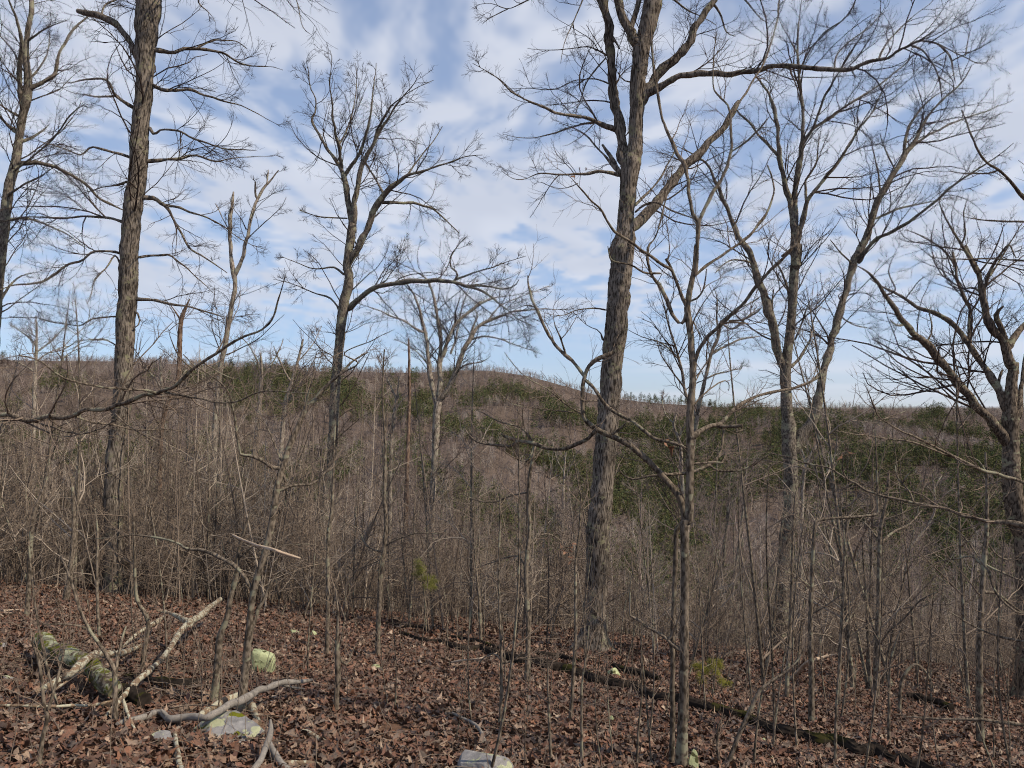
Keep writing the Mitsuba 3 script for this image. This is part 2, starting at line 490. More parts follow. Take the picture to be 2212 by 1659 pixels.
traced_tree('oak_tree', 'big rough-barked bare tree with limbs both sides, standing leftmost of the two thick trunks', 'tree', 19.0,
            'A 896 -260 160 896 0 148, 880 200 130, 868 400 108, 860 600 100, 838 800 106, 830 1000 105, 805 1200 108, 783 1400 108 D 777 0 106, 765 300 110, 752 500 108, 745 700 108, 738 900 106, 715 1100 104, 695 1250 102, 680 1600 110',
            ['A 930 300 32, 980 305 28, 1040 318 24, 1110 290 22, 1180 290 20, 1260 300 17, 1340 320 14, 1420 370 11, 1520 395 8, 1620 400 5, 1700 420 3',
             'A 1180 290 13, 1250 255 11, 1330 240 8, 1400 245 6, 1480 290 4',
             'A 915 510 26, 985 540 22, 1050 545 20, 1140 535 16, 1220 570 13, 1330 600 10, 1450 635 7, 1560 690 5, 1680 760 3',
             'A 900 770 20, 930 805 20, 950 780 14, 1060 785 13, 1150 830 12, 1240 860 10, 1400 900 7, 1540 900 4',
             'A 885 968 26, 960 960 22, 1090 950 16, 1160 935 14, 1300 970 11, 1380 950 8, 1500 940 5, 1640 940 3',
             'A 860 1185 28, 920 1190 26, 990 1230 22, 1050 1240 18, 1130 1270 14, 1230 1300 10, 1330 1350 7, 1450 1440 5, 1600 1500 3',
             'A 1000 1240 18, 1040 1310 15, 1090 1400 13, 1150 1500 12, 1220 1540 10, 1300 1590 8, 1360 1640 5',
             'D 825 320 24, 920 325 20, 1000 345 16, 1130 365 13, 1250 400 9, 1350 425 6, 1500 420 4',
             'A 830 1545 16, 1000 1530 12, 1100 1590 9, 1180 1660 6, 1280 1760 4',
             'A 820 340 42, 780 250 38, 720 170 36, 650 120 36, 580 90 40, 500 80 38, 470 65 26',
             'A 610 90 14, 630 30 13, 700 0 10, 760 -60 7',
             'A 800 645 24, 740 610 20, 690 570 18, 670 520 16, 640 480 14, 590 470 12, 500 480 9, 420 500 6, 340 500 4',
             'A 690 575 12, 600 580 10, 520 570 8, 440 555 5, 360 520 3',
             'A 785 945 20, 720 925 16, 640 900 14, 550 885 12, 480 930 9, 400 900 7, 250 850 5, 120 800 3',
             'A 760 1090 15, 700 1110 12, 620 1120 9, 540 1150 7, 430 1180 5, 300 1240 3',
             'A 730 1330 18, 640 1305 15, 520 1300 13, 400 1310 12, 250 1300 10, 100 1310 8, 0 1330 6, -120 1340 4',
             'A 720 1520 16, 650 1505 14, 570 1510 14, 480 1570 14 D 420 110 14, 330 170 15, 220 225 14, 80 235 10, 0 260 8, -80 250 5',
             'D 720 110 10, 690 60 10, 640 130 9, 560 220 8, 545 300 6, 520 350 4',
             'D 770 400 20, 810 390 14, 840 450 10, 800 500 7',
             'D 700 425 10, 560 440 9, 480 480 8, 330 460 7, 200 430 6, 0 440 4',
             'D 700 600 8, 600 560 8, 480 570 7, 330 640 6, 150 650 5, 0 690 3',
             'A 930 -120 60, 1150 -200 44, 1450 -190 30, 1700 -110 18, 1780 0 8, 1800 100 6, 1815 160 5, 1860 205 3',
             'A 1150 -200 20, 1200 -60 12, 1190 20 9, 1250 70 6, 1290 130 3'],
            'oak_bark', up=0.02, seed=11, rough=0.020, lat=0.36, trunk_from=0.5, fl=0.4)

traced_tree('bare_tree', 'dark bare tree cut off by the left edge of the photo, forked near the top', 'tree', 21.5,
            'A 190 -40 26, 190 50 28, 165 200 32, 155 350 36, 170 480 46, 165 560 54, 135 700 48, 112 850 48, 88 1000 55, 48 1150 60, 22 1400 58 D 10 100 44, -10 300 48, -30 600 52, -40 1000 54, -50 1500 58',
            ['A 140 640 36, 115 500 30, 118 400 28, 130 250 24, 100 120 16, 60 20 10, 40 -60 5',
             'A 190 525 28, 260 490 24, 330 440 22, 350 330 18, 390 260 16, 430 190 14, 500 120 12, 540 85 8',
             'A 85 780 26, 40 740 20, 0 700 18, -120 640 10',
             'A 130 850 22, 200 820 18, 260 780 10, 300 740 5',
             'A 100 985 28, 200 975 24, 300 990 22, 370 1020 18, 430 1050 16, 480 1080 16, 530 1120 17, 590 1185 16, 670 1225 14, 735 1260 8',
             'A 30 1330 24, 150 1310 14, 300 1360 10, 420 1420 6, 520 1500 3',
             'A 20 1200 20, 120 1120 12, 240 1060 9, 330 1000 6, 420 950 3',
             'A 60 1050 18, 170 960 12, 330 820 10, 420 690 8, 510 620 4',
             'A 170 480 14, 240 400 10, 290 300 7, 300 200 4', 'A 120 700 16, 20 640 12, -80 560 8', 'A 160 250 14, 260 180 10, 410 120 5',
             'D 0 330 20, 60 240 12, 130 180 8, 230 160 4'],
            up=0.03, seed=23, lat=0.36, rmin=0.0026, trunk_from=0.45)

traced_tree('snag', 'half-dead forked tree with a broken-off left prong, beyond the leftmost thick trunk', 'tree', 30.0,
            'D 1405 170 30, 1410 250 27, 1390 350 27, 1375 450 28, 1350 600 29, 1330 700 30, 1310 850 30, 1295 960 30, 1285 1300 30, 1280 1560 32',
            ['! D 1405 190 28 A 1395 1600 26, 1385 1500 24, 1383 1350 24, 1392 1200 20, 1402 1150 8',
             '! D 1412 170 26 A 1415 1640 26, 1450 1560 24, 1480 1440 22, 1510 1300 20, 1545 1195 19, 1600 1110 14, 1670 1020 6',
             'A 1545 1195 14, 1530 1150 12, 1535 1090 8', 'A 1600 1110 10, 1605 1060 9, 1608 1020 6', 'A 1480 1440 8, 1580 1340 6, 1680 1250 4, 1720 1180 3', 'A 1390 1420 8, 1330 1300 6, 1290 1220 4'],
            'pale_bark', seed=31, lat=0.9, levels=3, rmin=0.004, dens=0.8)

T3, _ = traced_tree('bare_tree', 'many-forked bare tree with one long arching limb reaching right, left of the centre', 'tree', 29.0,
            'B 150 1345 50, 140 1420 54, 128 1500 52, 115 1600 50 D 2095 180 56, 2065 350 60, 2050 450 58, 2030 650 60, 2015 850 60, 2005 1000 60, 1995 1200 60, 1975 1400 58, 1950 1600 58',
            ['! B 150 1360 44, 132 1250 40, 115 1150 36, 98 1060 32, 85 1020 24, 40 950 20, 0 900 18 A 1910 800 16, 1870 715 14, 1890 680 10, 1895 600 8, 1860 520 6, 1850 400 4',
             '! B 98 1060 26, 130 1010 22, 180 940 20, 215 870 18, 245 750 14, 260 640 10, 280 500 7, 290 380 4',
             'A 2050 1000 22, 2030 870 20, 2000 740 14, 1990 620 10, 1975 500 8, 1990 380 5, 1980 300 3', 'A 2032 870 14, 2080 780 10, 2120 650 8, 2140 500 5, 2130 380 3',
             '! B 155 1340 40, 160 1240 34, 180 1130 30, 200 1010 28, 230 950 26, 280 850 22, 330 760 18, 370 700 14, 420 620 10, 470 560 7, 520 500 5, 560 430 3',
             '! B 118 1600 42, 200 1450 40, 240 1370 38, 300 1230 36, 340 1170 32, 400 1110 28, 480 1050 20, 560 1030 15, 650 1000 12, 740 970 10, 830 940 7, 930 930 4',
             'B 330 1215 22, 430 1215 18, 520 1220 16, 600 1240 13, 680 1290 10, 740 1350 8, 790 1400 5',
             'B 340 1170 20, 300 1100 12, 240 1000 10, 190 900 7, 130 830 4', 'B 480 1050 14, 560 940 9, 640 840 7, 690 760 4', 'B 280 850 14, 380 640 9, 480 560 6, 640 480 4',
             'E 140 365 36, 200 310 32, 260 265 30, 330 235 28, 420 225 28, 510 210 28, 600 210 26, 700 210 24, 760 215 20, 830 240 18, 920 270 14, 1000 325 12, 1080 390 9, 1160 450 6, 1250 490 4',
             'E 760 210 18, 780 170 14, 740 130 10, 735 80 9, 770 10 6, 840 -60 3', 'E 765 205 14, 850 170 10, 960 140 8, 1100 90 5, 1190 60 3', 'E 830 245 14, 960 240 10, 1050 260 9, 1110 245 8, 1150 200 5',
             'D 2060 170 14, 1990 130 12, 1900 140 8, 1780 100 5, 1680 60 3', 'D 2035 390 14, 1990 320 12, 1900 290 8, 1780 240 5, 1640 200 3', 'A 2080 1310 10, 1950 1305 8, 1800 1260 5', 'E 270 270 10, 330 160 7, 420 60 5, 460 -60 3'],
            'grey_bark', seed=42, lat=0.42, rmin=0.0032, fl=0.3)

traced_tree('bare_tree', 'low spreading bare tree with curved stems, before the bump of the far ridge', 'tree', 34.0,
            'E 662 935 48, 655 1000 46, 650 1100 44, 640 1300 40, 630 1500 38',
            ['! E 655 950 34, 640 900 30, 615 750 26, 595 600 24, 590 520 22, 570 450 18, 550 370 16, 520 300 13, 480 230 9, 440 170 6, 380 120 3',
             'E 590 525 16, 530 500 14, 470 460 12, 400 430 10, 330 400 8, 250 370 6, 180 340 4',
             '! E 662 930 34, 668 850 30, 675 720 26, 680 600 24, 665 480 20, 655 400 18, 640 320 16, 620 260 14, 590 200 10, 540 160 7, 460 120 5, 380 80 3',
             '! E 680 690 22, 720 570 20, 760 480 18, 810 430 16, 880 370 14, 950 330 12, 1010 310 8, 1100 300 5, 1180 280 3',
             '! E 670 930 36, 740 830 30, 790 700 28, 820 620 26, 850 570 24, 890 500 22, 960 455 18, 1050 420 14, 1150 390 10, 1300 380 7, 1450 385 4',
             'E 850 560 16, 880 470 12, 900 420 10, 880 380 7, 930 330 4', 'E 870 560 14, 940 545 10, 1030 560 9, 1110 590 7, 1200 620 5, 1290 650 3', 'E 770 760 14, 840 710 9, 920 700 6, 980 660 3',
             'E 700 660 14, 715 540 12, 690 480 12, 650 440 9, 620 400 6', 'E 740 640 14, 780 520 10, 800 400 8, 830 290 6, 900 180 4', 'E 960 455 12, 1040 360 8, 1150 310 6, 1280 260 4, 1330 240 3', 'E 615 740 12, 540 640 8, 470 590 6, 400 560 4'],
            'pale_bark', seed=57, lat=0.44, rmin=0.0034, fl=0.2, up=0.08)

traced_tree('oak_tree', 'thickest rough-barked tree, right of centre, with a broken-ended limb and a long horizontal limb', 'tree', 16.0,
            'B 1955 -200 112, 1950 0 112, 1930 100 108, 1905 200 104, 1880 300 98, 1862 500 92, 1855 600 88, 1850 800 86, 1845 880 96, 1815 1000 118, 1806 1100 106, 1800 1200 100, 1791 1300 98, 1787 1400 112, 1768 1500 148, 1760 1600 134 '
            'E 1752 200 136, 1738 400 134, 1716 600 132, 1697 800 128, 1685 1000 128, 1670 1200 130, 1655 1400 132, 1632 1600 136 I 440 100 148, 440 200 150, 430 400 150, 420 600 156, 410 740 165, 405 830 185',
            ['! B 1800 1000 74, 1765 930 70, 1760 850 66, 1750 750 60, 1730 650 58, 1722 550 56, 1715 480 52, 1700 400 50, 1695 280 58, 1690 200 56, 1680 120 54, 1660 50 50, 1652 -60 46, 1640 -180 40',
             '! B 1880 290 60, 1850 250 60, 1820 200 55, 1790 140 54, 1760 70 52, 1740 0 46, 1710 -120 40', 'B 1822 160 36, 1840 110 34, 1860 60 34, 1872 0 30, 1890 -120 24',
             '! B 1888 600 70, 1930 520 66, 1980 450 60, 2040 390 54, 2090 340 50, 2140 290 50 C 210 250 46, 218 200 46, 260 130 44, 310 60 42, 350 0 40, 420 -100 34',
             'C -75 575 54, 0 535 48, 80 490 42, 160 455 36, 260 440 34, 340 440 34, 440 450 32, 520 435 30, 620 420 30, 720 400 28, 830 398 30, 920 405 28, 1020 412 26, 1110 420 26, 1180 415 24, 1260 380 22, 1340 355 20, 1400 345 18, 1450 310 16, 1520 275 14, 1600 245 14, 1680 260 12, 1740 300 12, 1775 360 10, 1785 430 8, 1800 500 4',
             'C 1075 405 12, 1085 340 10, 1120 290 9, 1180 240 8, 1250 190 7, 1320 120 5, 1390 60 4', 'C 1340 355 12, 1380 270 10, 1440 200 9, 1500 140 7, 1570 80 5, 1660 10 4, 1700 -60 3', 'C 1540 275 12, 1610 310 10, 1660 380 9, 1700 460 8, 1715 560 6, 1720 620 4',
             'C 1700 460 7, 1760 500 6, 1810 530 5, 1900 530 3', 'C 1780 365 8, 1850 330 7, 1920 300 5, 1990 260 3', 'C 1110 420 12, 1180 300 9, 1250 210 6', 'C 1180 425 10, 1205 470 6', 'C 1700 265 8, 1850 340 6, 1950 380 4, 2040 330 3',
             'C 1860 330 7, 1880 230 5, 1900 150 3',
             'C -120 1350 76, -60 1290 68, 0 1230 64, 60 1150 60, 130 1060 56, 180 990 54, 260 910 50, 340 830 46, 400 770 42, 440 700 38, 480 640 34, 500 605 16',
             'B 1725 775 36, 1640 745 28, 1560 710 24, 1480 690 20, 1380 680 18, 1290 640 15, 1200 600 13, 1100 545 10, 1020 470 8, 940 420 5, 870 380 3',
             'B 1600 735 14, 1450 765 10, 1350 800 8, 1200 830 5, 1080 810 3', 'B 1740 1050 26, 1650 1030 20, 1530 1045 16, 1400 1045 12, 1280 1040 8, 1150 1080 5, 1040 1020 3', 'B 1750 1030 30, 1700 950 28, 1650 870 14',
             'B 1750 1040 20, 1690 970 16, 1620 890 12, 1560 820 10, 1450 760 7, 1390 740 4', 'B 1670 330 12, 1620 300 10, 1560 280 8, 1480 290 6, 1350 300 5, 1200 290 3', 'B 1668 350 10, 1600 430 9, 1550 500 8, 1520 590 6, 1490 680 4',
             'B 1700 510 12, 1600 475 8, 1500 480 6, 1350 540 6, 1200 530 4, 1060 540 3', 'B 1695 210 18, 1730 250 14, 1752 292 8', 'B 1845 1230 20, 1910 1170 16, 1990 1080 12, 2060 950 8, 2100 880 5',
             'B 1850 1270 14, 1960 1210 12, 2060 1260 10, 2160 1300 7, 2250 1330 4', 'B 1880 500 10, 1800 490 9, 1740 430 7', 'E 1665 385 12, 1590 375 9, 1500 385 7, 1400 420 5, 1310 400 3', 'E 1650 560 14, 1635 520 9, 1560 480 5, 1500 430 3',
             'B 1650 60 18, 1560 -60 14, 1400 -90 10, 1200 0 8, 1080 50 6, 960 20 4, 900 30 3', 'B 1080 55 6, 990 100 5, 930 140 3', 'B 1540 -30 9, 1480 120 7, 1420 260 5, 1400 380 3', 'B 1500 1100 6, 1400 1130 5, 1280 1090 4',
             'C 345 20 16, 400 110 12, 420 190 8, 480 220 5', 'C 440 -80 14, 560 20 10, 620 100 7, 680 140 4', 'B 2000 -40 24, 2080 0 14, 2160 60 10, 2250 100 6, 2330 150 3', 'C 1200 0 8, 1130 120 7, 1030 180 8, 950 280 6, 900 380 5'],
            'oak_bark', seed=61, rough=0.024, lat=0.40, trunk_from=0.72, fl=0.25, rmin=0.0023, lmax=1.9)

traced_tree('young_tree', 'straight grey young tree nearest the viewer, forking high up, right of the thickest trunk', 'tree', 6.6,
            'C 258 1320 30, 255 1400 27, 250 1500 26, 240 1650 26 F 245 0 27, 235 120 29, 205 270 34, 190 370 38, 200 450 40, 215 600 42, 225 750 43, 215 900 45, 205 1060 46, 208 1200 48, 205 1400 50, 200 1650 52 I 1025 0 56, 1030 300 56, 1028 600 58, 1024 900 60, 1020 1200 64, 1014 1400 68, 1006 1650 80',
            ['! C 256 1330 26, 230 1290 24, 205 1180 22, 195 1080 22, 180 1000 24, 140 940 22, 100 860 20, 60 770 18, 30 650 17, 10 540 15 B 1958 420 14, 1945 300 12, 1938 200 11, 1930 100 8',
             '! C 260 1325 24, 275 1300 22, 310 1220 22, 360 1130 22, 400 1070 20, 440 960 18, 455 880 16, 450 720 14, 440 640 13, 390 590 12, 350 530 9, 345 430 8, 355 300 7, 370 180 5',
             'C 447 700 13, 500 620 13, 540 560 13, 590 470 12, 640 400 12, 680 300 11, 710 200 10, 735 90 8, 745 0 7, 760 -120 5', 'C 455 910 12, 530 860 11, 600 800 12, 650 740 10, 685 700 4',
             'C 242 1650 16, 300 1600 17, 400 1530 17, 500 1460 18, 580 1400 18, 640 1320 16, 680 1240 14, 712 1140 12, 700 1070 10, 675 990 7',
             '! F 190 375 24, 150 470 22, 110 420 22, 70 330 22, 20 240 20, 0 210 19 E 1930 140 17, 1920 50 15 B 1920 1490 14, 1960 1430 10, 2000 1310 10, 2040 1160 8, 2070 1000 5',
             'F 188 365 24, 140 250 20, 100 150 18, 40 110 18, 0 80 18 B 1980 1570 19, 1900 1510 19, 1800 1440 18, 1720 1390 17, 1640 1260 14, 1560 1180 11, 1500 1110 9, 1470 1080 6',
             'F 100 150 14, 85 110 18, 65 75 15', 'B 1990 1640 13, 1920 1640 12, 1820 1590 11, 1700 1555 9, 1680 1480 5', 'F 240 690 26, 280 590 24, 340 520 24, 400 460 24, 470 400 22, 540 330 20, 600 240 20, 660 180 18, 740 100 18, 820 20 16 C 760 1540 14, 850 1460 13, 870 1420 8',
             'F 232 1140 36, 290 1100 32, 380 1070 30, 420 1030 26, 480 970 24, 570 920 22, 680 885 18, 800 860 15, 900 830 13, 980 770 9, 1040 700 6', 'F 390 1085 24, 460 1085 26, 520 1080 24, 528 1100 20, 490 1120 12',
             'F 450 450 14, 540 440 12, 620 390 9, 640 370 5', 'F 690 150 10, 740 110 12, 800 40 10, 870 -50 7', 'F 400 470 10, 480 460 9, 560 470 7', 'I 995 860 30, 940 820 28, 890 780 26, 800 720 24, 720 670 22, 662 625 18, 660 520 14, 668 400 10',
             'I 885 780 18, 920 790 18, 960 720 16, 1000 600 12', 'F 225 1310 16, 320 1300 14, 420 1305 8', 'F 230 460 10, 260 520 9, 280 560 6', 'I 1055 480 12, 1110 430 11, 1165 340 6', 'F 215 330 12, 270 300 11, 300 200 9, 305 140 5'],
            'sapling_bark', 'twig_bark_light', seed=73, lat=0.34, rmin=0.0014, swing=0.4, levels=3, dens=0.55, lmax=0.9, trunk_from=0.5, fl=0.15, share=0.3, wob=0.25)

traced_tree('young_tree', 'crooked grey young tree whose bare limbs sweep left across the thickest trunk', 'tree', 6.75,
            'E 1545 775 24, 1530 850 25, 1528 930 26, 1532 1010 27, 1560 1060 29, 1630 1110 31, 1700 1140 32, 1800 1190 33, 1900 1270 34, 1990 1360 36, 2060 1440 37, 2120 1530 38, 2140 1650 38 I 972 60 36, 966 200 33, 957 500 32, 946 800 32, 945 1200 34, 940 1650 38',
            ['E 1542 785 22, 1480 710 22, 1430 660 22, 1370 600 21, 1320 530 20, 1280 440 18, 1240 350 16, 1215 290 14, 1200 180 9', 'E 1545 775 22, 1570 720 24, 1620 680 26, 1680 655 24, 1712 635 16', 'E 1430 660 14, 1390 540 10, 1365 480 7, 1360 450 4',
             'E 1605 1110 26, 1550 1160 24, 1480 1190 24, 1400 1220 24, 1320 1210 24, 1240 1185 22, 1140 1170 22, 1060 1140 18, 1040 1125 10', 'E 1140 1175 20, 1080 1205 18, 980 1195 16, 900 1180 14, 850 1140 12, 825 1100 8',
             'E 1540 800 20, 1590 850 22, 1640 920 20, 1680 970 20, 1760 1020 20, 1840 1060 20, 1900 1110 20, 1980 1160 20, 2070 1180 18, 2150 1215 16', 'E 1690 1140 16, 1740 1110 14, 1790 1060 9',
             'F 10 1345 22, 100 1375 22, 200 1360 22, 310 1320 20, 380 1260 18, 400 1180 15, 405 1090 10', 'F 320 1315 16, 400 1350 14, 480 1350 12, 560 1330 11, 640 1280 9, 700 1240 6', 'E 2050 1375 16, 1960 1380 14, 1840 1400 12, 1780 1380 10, 1740 1320 7',
             'E 1240 1190 12, 1150 1090 9, 1020 1050 8, 940 1010 6, 900 990 4', 'E 1480 1000 9, 1300 980 7, 1150 960 6, 1020 870 4', 'E 1530 1010 12, 1440 960 9, 1320 860 7, 1210 800 6, 1060 640 4', 'E 1620 930 10, 1560 930 8, 1510 920 5',
             'E 1240 1200 10, 1180 1290 8, 1060 1230 6'],
            'sapling_bark', 'twig_bark_light', seed=79, lat=0.34, rmin=0.0014, swing=0.35, levels=3, dens=0.5, lmax=0.9, trunk_from=0.7, fl=0.15, share=0.3, wob=0.25)

traced_tree('bare_tree', 'tall twin-trunked bare tree with pale lichen on its bark, right of the grey young tree', 'tree', 24.0,
            'C 840 1360 52, 835 1450 52, 845 1600 53 F 850 0 55, 835 150 55, 825 300 53, 815 450 53, 800 600 55, 782 720 66, 780 800 64, 785 900 64, 790 1000 66, 800 1100 84, 800 1200 84, 810 1300 82, 815 1500 86, 812 1650 90 J 605 100 88, 598 300 88, 585 500 86, 575 700 88, 565 850 96',
            ['! F 785 740 48, 745 680 46, 730 600 48, 705 500 48, 680 400 50, 640 280 46, 610 180 42, 580 90 40, 550 10 36 C 500 1420 30, 450 1300 26, 400 1180 22, 370 1110 18, 320 1000 14, 270 950 10, 180 900 6, 100 860 3',
             '! C 835 1380 40, 820 1300 38, 805 1200 34, 770 1080 28, 745 950 26, 740 870 24, 730 760 22, 710 640 20, 690 580 16, 640 510 12, 610 460 8, 560 380 4',
             '! C 842 1370 34, 838 1200 34, 845 1100 34, 860 1000 34, 880 880 32, 890 820 26, 885 700 22, 880 600 20, 870 500 18, 860 420 16, 850 300 12, 860 150 8, 880 0 4',
             'C 890 850 24, 940 780 20, 980 680 16, 1010 590 14, 1060 500 12, 1110 420 10, 1160 330 8, 1240 210 6, 1290 120 3', 'C 940 780 16, 1030 720 14, 1130 650 13, 1250 570 11, 1380 480 9, 1480 400 7, 1550 330 4',
             '! C 850 1460 38, 890 1300 30, 920 1200 26, 970 1130 22, 1020 1060 22, 1080 1000 18, 1130 920 16, 1180 830 14, 1230 760 12, 1310 660 10, 1350 570 7, 1390 480 4', 'C 905 1200 16, 900 1100 14, 940 1030 12, 970 960 10, 980 860 6, 1000 760 3',
             'C 740 940 20, 680 870 18, 620 810 16, 560 730 14, 500 680 10, 480 650 5', 'C 865 440 12, 930 300 9, 1010 210 7, 1090 150 5, 1190 60 3', 'C 850 320 9, 800 220 7, 760 150 5, 730 60 3', 'C 1310 660 7, 1400 610 6, 1500 530 4',
             '! F 815 1240 62, 880 1130 60, 930 1070 62, 960 980 58, 990 880 52, 1000 800 50, 1020 700 48, 1050 600 48, 1080 500 46, 1110 400 44, 1140 280 42, 1170 170 42, 1200 80 50, 1240 0 54 C 1220 1530 50, 1250 1450 46, 1280 1370 42, 1310 1270 36, 1350 1170 34, 1400 1090 32, 1450 1010 30, 1490 940 28, 1540 880 24, 1590 780 18, 1650 680 15, 1720 600 12, 1800 530 10, 1860 460 7, 1900 390 4',
             'C 1490 940 20, 1500 850 18, 1520 760 15, 1580 670 12, 1660 590 9, 1740 540 4', 'C 1550 875 16, 1620 820 14, 1720 770 12, 1850 710 9, 1950 680 7, 2050 640 5, 2150 600 3',
             'C 1230 1560 28, 1320 1440 22, 1420 1390 20, 1520 1330 18, 1600 1270 17, 1690 1200 16, 1780 1120 14, 1880 1050 12, 1960 1000 9, 2060 930 6, 2150 860 4', 'C 1330 1310 14, 1440 1260 12, 1560 1230 10, 1700 1200 6, 1800 1180 3',
             'C 1350 1170 12, 1340 1050 10, 1310 920 7, 1290 820 4', 'C 1440 1020 10, 1380 900 8, 1350 800 5', 'F 800 320 14, 770 180 11, 740 120 8, 700 80 4', 'F 1110 420 8, 1200 480 7, 1300 500 5, 1350 560 3', 'F 1150 300 8, 1230 280 6, 1330 330 4',
             'C 580 1580 12, 480 1560 10, 360 1640 6', 'F 712 430 14, 700 330 12, 712 260 6', 'C 1200 1600 12, 1100 1500 9, 1050 1440 5', 'F 820 720 24, 860 680 20, 900 620 16, 930 560 12, 940 480 9, 1000 360 5', 'F 840 560 12, 890 430 10, 930 320 7', 'F 1000 770 12, 930 820 14, 850 850 12, 780 880 8'],
            'grey_bark', seed=83, lat=0.44, rmin=0.0028, fl=0.25, rough=0.012, up=0.06)

traced_tree('bare_tree', 'bare tree at the right edge, dark trunk with thick limbs spreading up to the left', 'tree', 14.5,
            'F 2150 700 56, 2140 820 64, 2132 920 76, 2130 1050 92, 2130 1200 96, 2138 1400 104, 2152 1520 108, 2172 1650 112 J 2215 100 120, 2222 300 124, 2235 700 130, 2245 1100 140',
            ['F 2110 1180 60, 2050 1100 56, 1980 1010 54, 1920 950 54, 1870 890 54, 1800 800 52, 1730 720 50, 1650 620 46, 1600 570 44, 1540 510 38, 1480 440 32, 1420 360 28, 1370 290 24, 1330 220 20, 1290 170 14, 1250 140 8, 1170 110 3',
             'F 1500 465 16, 1460 480 13, 1408 440 6', 'F 1600 560 20, 1560 560 16, 1515 545 6', 'F 1370 300 12, 1440 260 9, 1400 150 7, 1430 60 4', 'F 1620 590 10, 1660 480 9, 1640 400 6, 1680 340 3',
             'F 2115 990 56, 2060 870 48, 2010 790 44, 1950 700 40, 1890 610 36, 1840 530 32, 1770 460 30, 1680 410 26, 1580 370 22, 1500 320 18, 1430 280 14, 1350 240 9, 1290 200 4',
             'F 1885 600 28, 1885 480 24, 1890 400 20, 1850 300 20, 1810 200 18, 1800 120 16, 1785 40 12 C 1800 1600 12, 1740 1510 10, 1600 1420 8, 1500 1380 4', 'F 1890 400 12, 1950 300 10, 1980 220 6',
             '! F 2145 730 58, 2120 680 56, 2110 640 56, 2090 580 50, 2030 500 50, 1990 440 46, 1970 350 40, 1960 250 34, 1920 130 26, 1880 50 22, 1860 0 20 C 1930 1640 20, 1880 1540 18, 1830 1460 16, 1780 1380 12, 1720 1260 8, 1700 1180 4',
             'F 1968 280 22, 2010 150 20, 2070 50 14, 2120 -10 10 C 2170 1550 6, 2200 1480 3', 'F 2125 600 42, 2170 530 36, 2215 480 34, 2300 420 28', 'F 2095 570 42, 2065 470 38, 2042 425 34, 2090 365 10', 'F 2180 1000 56, 2195 880 30, 2205 800 22, 2230 600 16, 2270 400 10',
             'F 1965 300 14, 1900 250 11, 1840 260 8, 1740 210 4', 'F 2060 840 20, 2070 780 18, 2085 745 10', 'C 1835 1470 10, 1860 1380 9, 1850 1280 7, 1880 1180 4', 'C 1940 1640 12, 2000 1560 10, 2060 1450 7, 2090 1350 4', 'C 2010 1650 14, 2080 1540 10, 2150 1420 6, 2200 1340 3',
             'F 1950 690 12, 1870 640 8, 1800 650 5', 'F 1500 320 8, 1560 240 7, 1620 180 4', 'F 1700 690 10, 1760 640 8, 1790 560 4'],
            'dark_bark', seed=97, lat=0.38, rmin=0.0022, fl=0.3, rough=0.012, up=0.07, trunk_from=0.8)

traced_tree('bare_tree', 'slim pale bare tree just behind the straight grey young tree', 'tree', 27.0,
            'F 275 900 27, 262 960 27, 248 1050 28, 225 1200 30, 205 1400 32, 190 1650 34',
            ['! F 275 910 24, 285 850 22, 310 750 21, 340 640 20, 380 540 16, 400 470 14, 440 430 9, 520 380 5, 600 330 3', 'F 350 640 14, 440 590 12, 520 560 10, 640 540 6, 720 500 3', 'F 378 545 12, 370 440 10, 372 330 7, 340 240 4', 'F 400 470 10, 470 500 8, 560 420 6, 640 370 3',
             '! F 250 1030 22, 180 880 18, 150 700 16, 100 540 13, 60 400 9, 20 250 5, -20 160 3', 'F 150 700 10, 60 600 8, -20 560 5', 'F 180 860 12, 120 780 9, 30 640 7, 10 540 4', 'F 300 800 10, 400 760 8, 520 740 5', 'F 60 400 7, 110 260 5, 100 160 3'],
            'pale_bark', seed=101, lat=0.42, rmin=0.0036, fl=0.2, up=0.06)
# ------------------------------------------------------------------ near saplings, traced
SAP = dict(bark='sapling_bark', twig='twig_bark_light', rmin=0.0014, swing=0.45, levels=3, lmax=0.8, fl=0.15, share=0.3, wob=0.28)
traced_tree('sapling', 'sapling past the left edge whose long dark wavy branch sweeps across the lower left view', 'sapling', 6.2,
            'Z -75 820 12, -72 905 13, -60 1100 15, -50 1400 16, -45 1660 18',
            ['Z -70 912 14 D 0 1020 34, 60 1012 32, 130 1040 33, 200 1050 32, 290 1030 32, 380 1035 33, 450 1015 30, 520 985 28, 650 980 26, 700 960 26, 780 930 26, 850 900 26, 950 880 25, 1030 850 24, 1100 800 22, 1160 740 22, 1230 690 20, 1310 640 18, 1380 590 17, 1450 550 16, 1540 515 15, 1600 480 14, 1640 420 12, 1660 350 10, 1690 260 8, 1712 175 5',
             'D 940 885 18, 860 865 16, 700 855 15, 560 840 14, 420 810 13, 330 760 12, 250 700 10, 120 655 7', 'D 980 875 14, 1100 900 14, 1210 920 12, 1300 940 11, 1380 940 10, 1500 900 9, 1620 870 8, 1760 880 6, 1900 890 4', 'D 660 985 14, 760 1070 11, 850 1130 9, 960 1190 7',
             'D 440 1020 12, 560 1060 12, 700 1080 11, 850 1105 9, 1000 1100 7, 1130 1130 5', 'D 200 1055 12, 320 1090 12, 480 1130 11, 560 1110 9, 700 1040 7', 'D 130 1045 10, 260 1110 10, 400 1150 9, 520 1100 7', 'D 1170 745 9, 1060 640 7, 1010 500 4', 'D 340 765 8, 420 640 6, 560 600 4', 'D 1215 700 9, 1320 760 7, 1400 800 5'],
            seed=111, lat=0.30, **SAP)
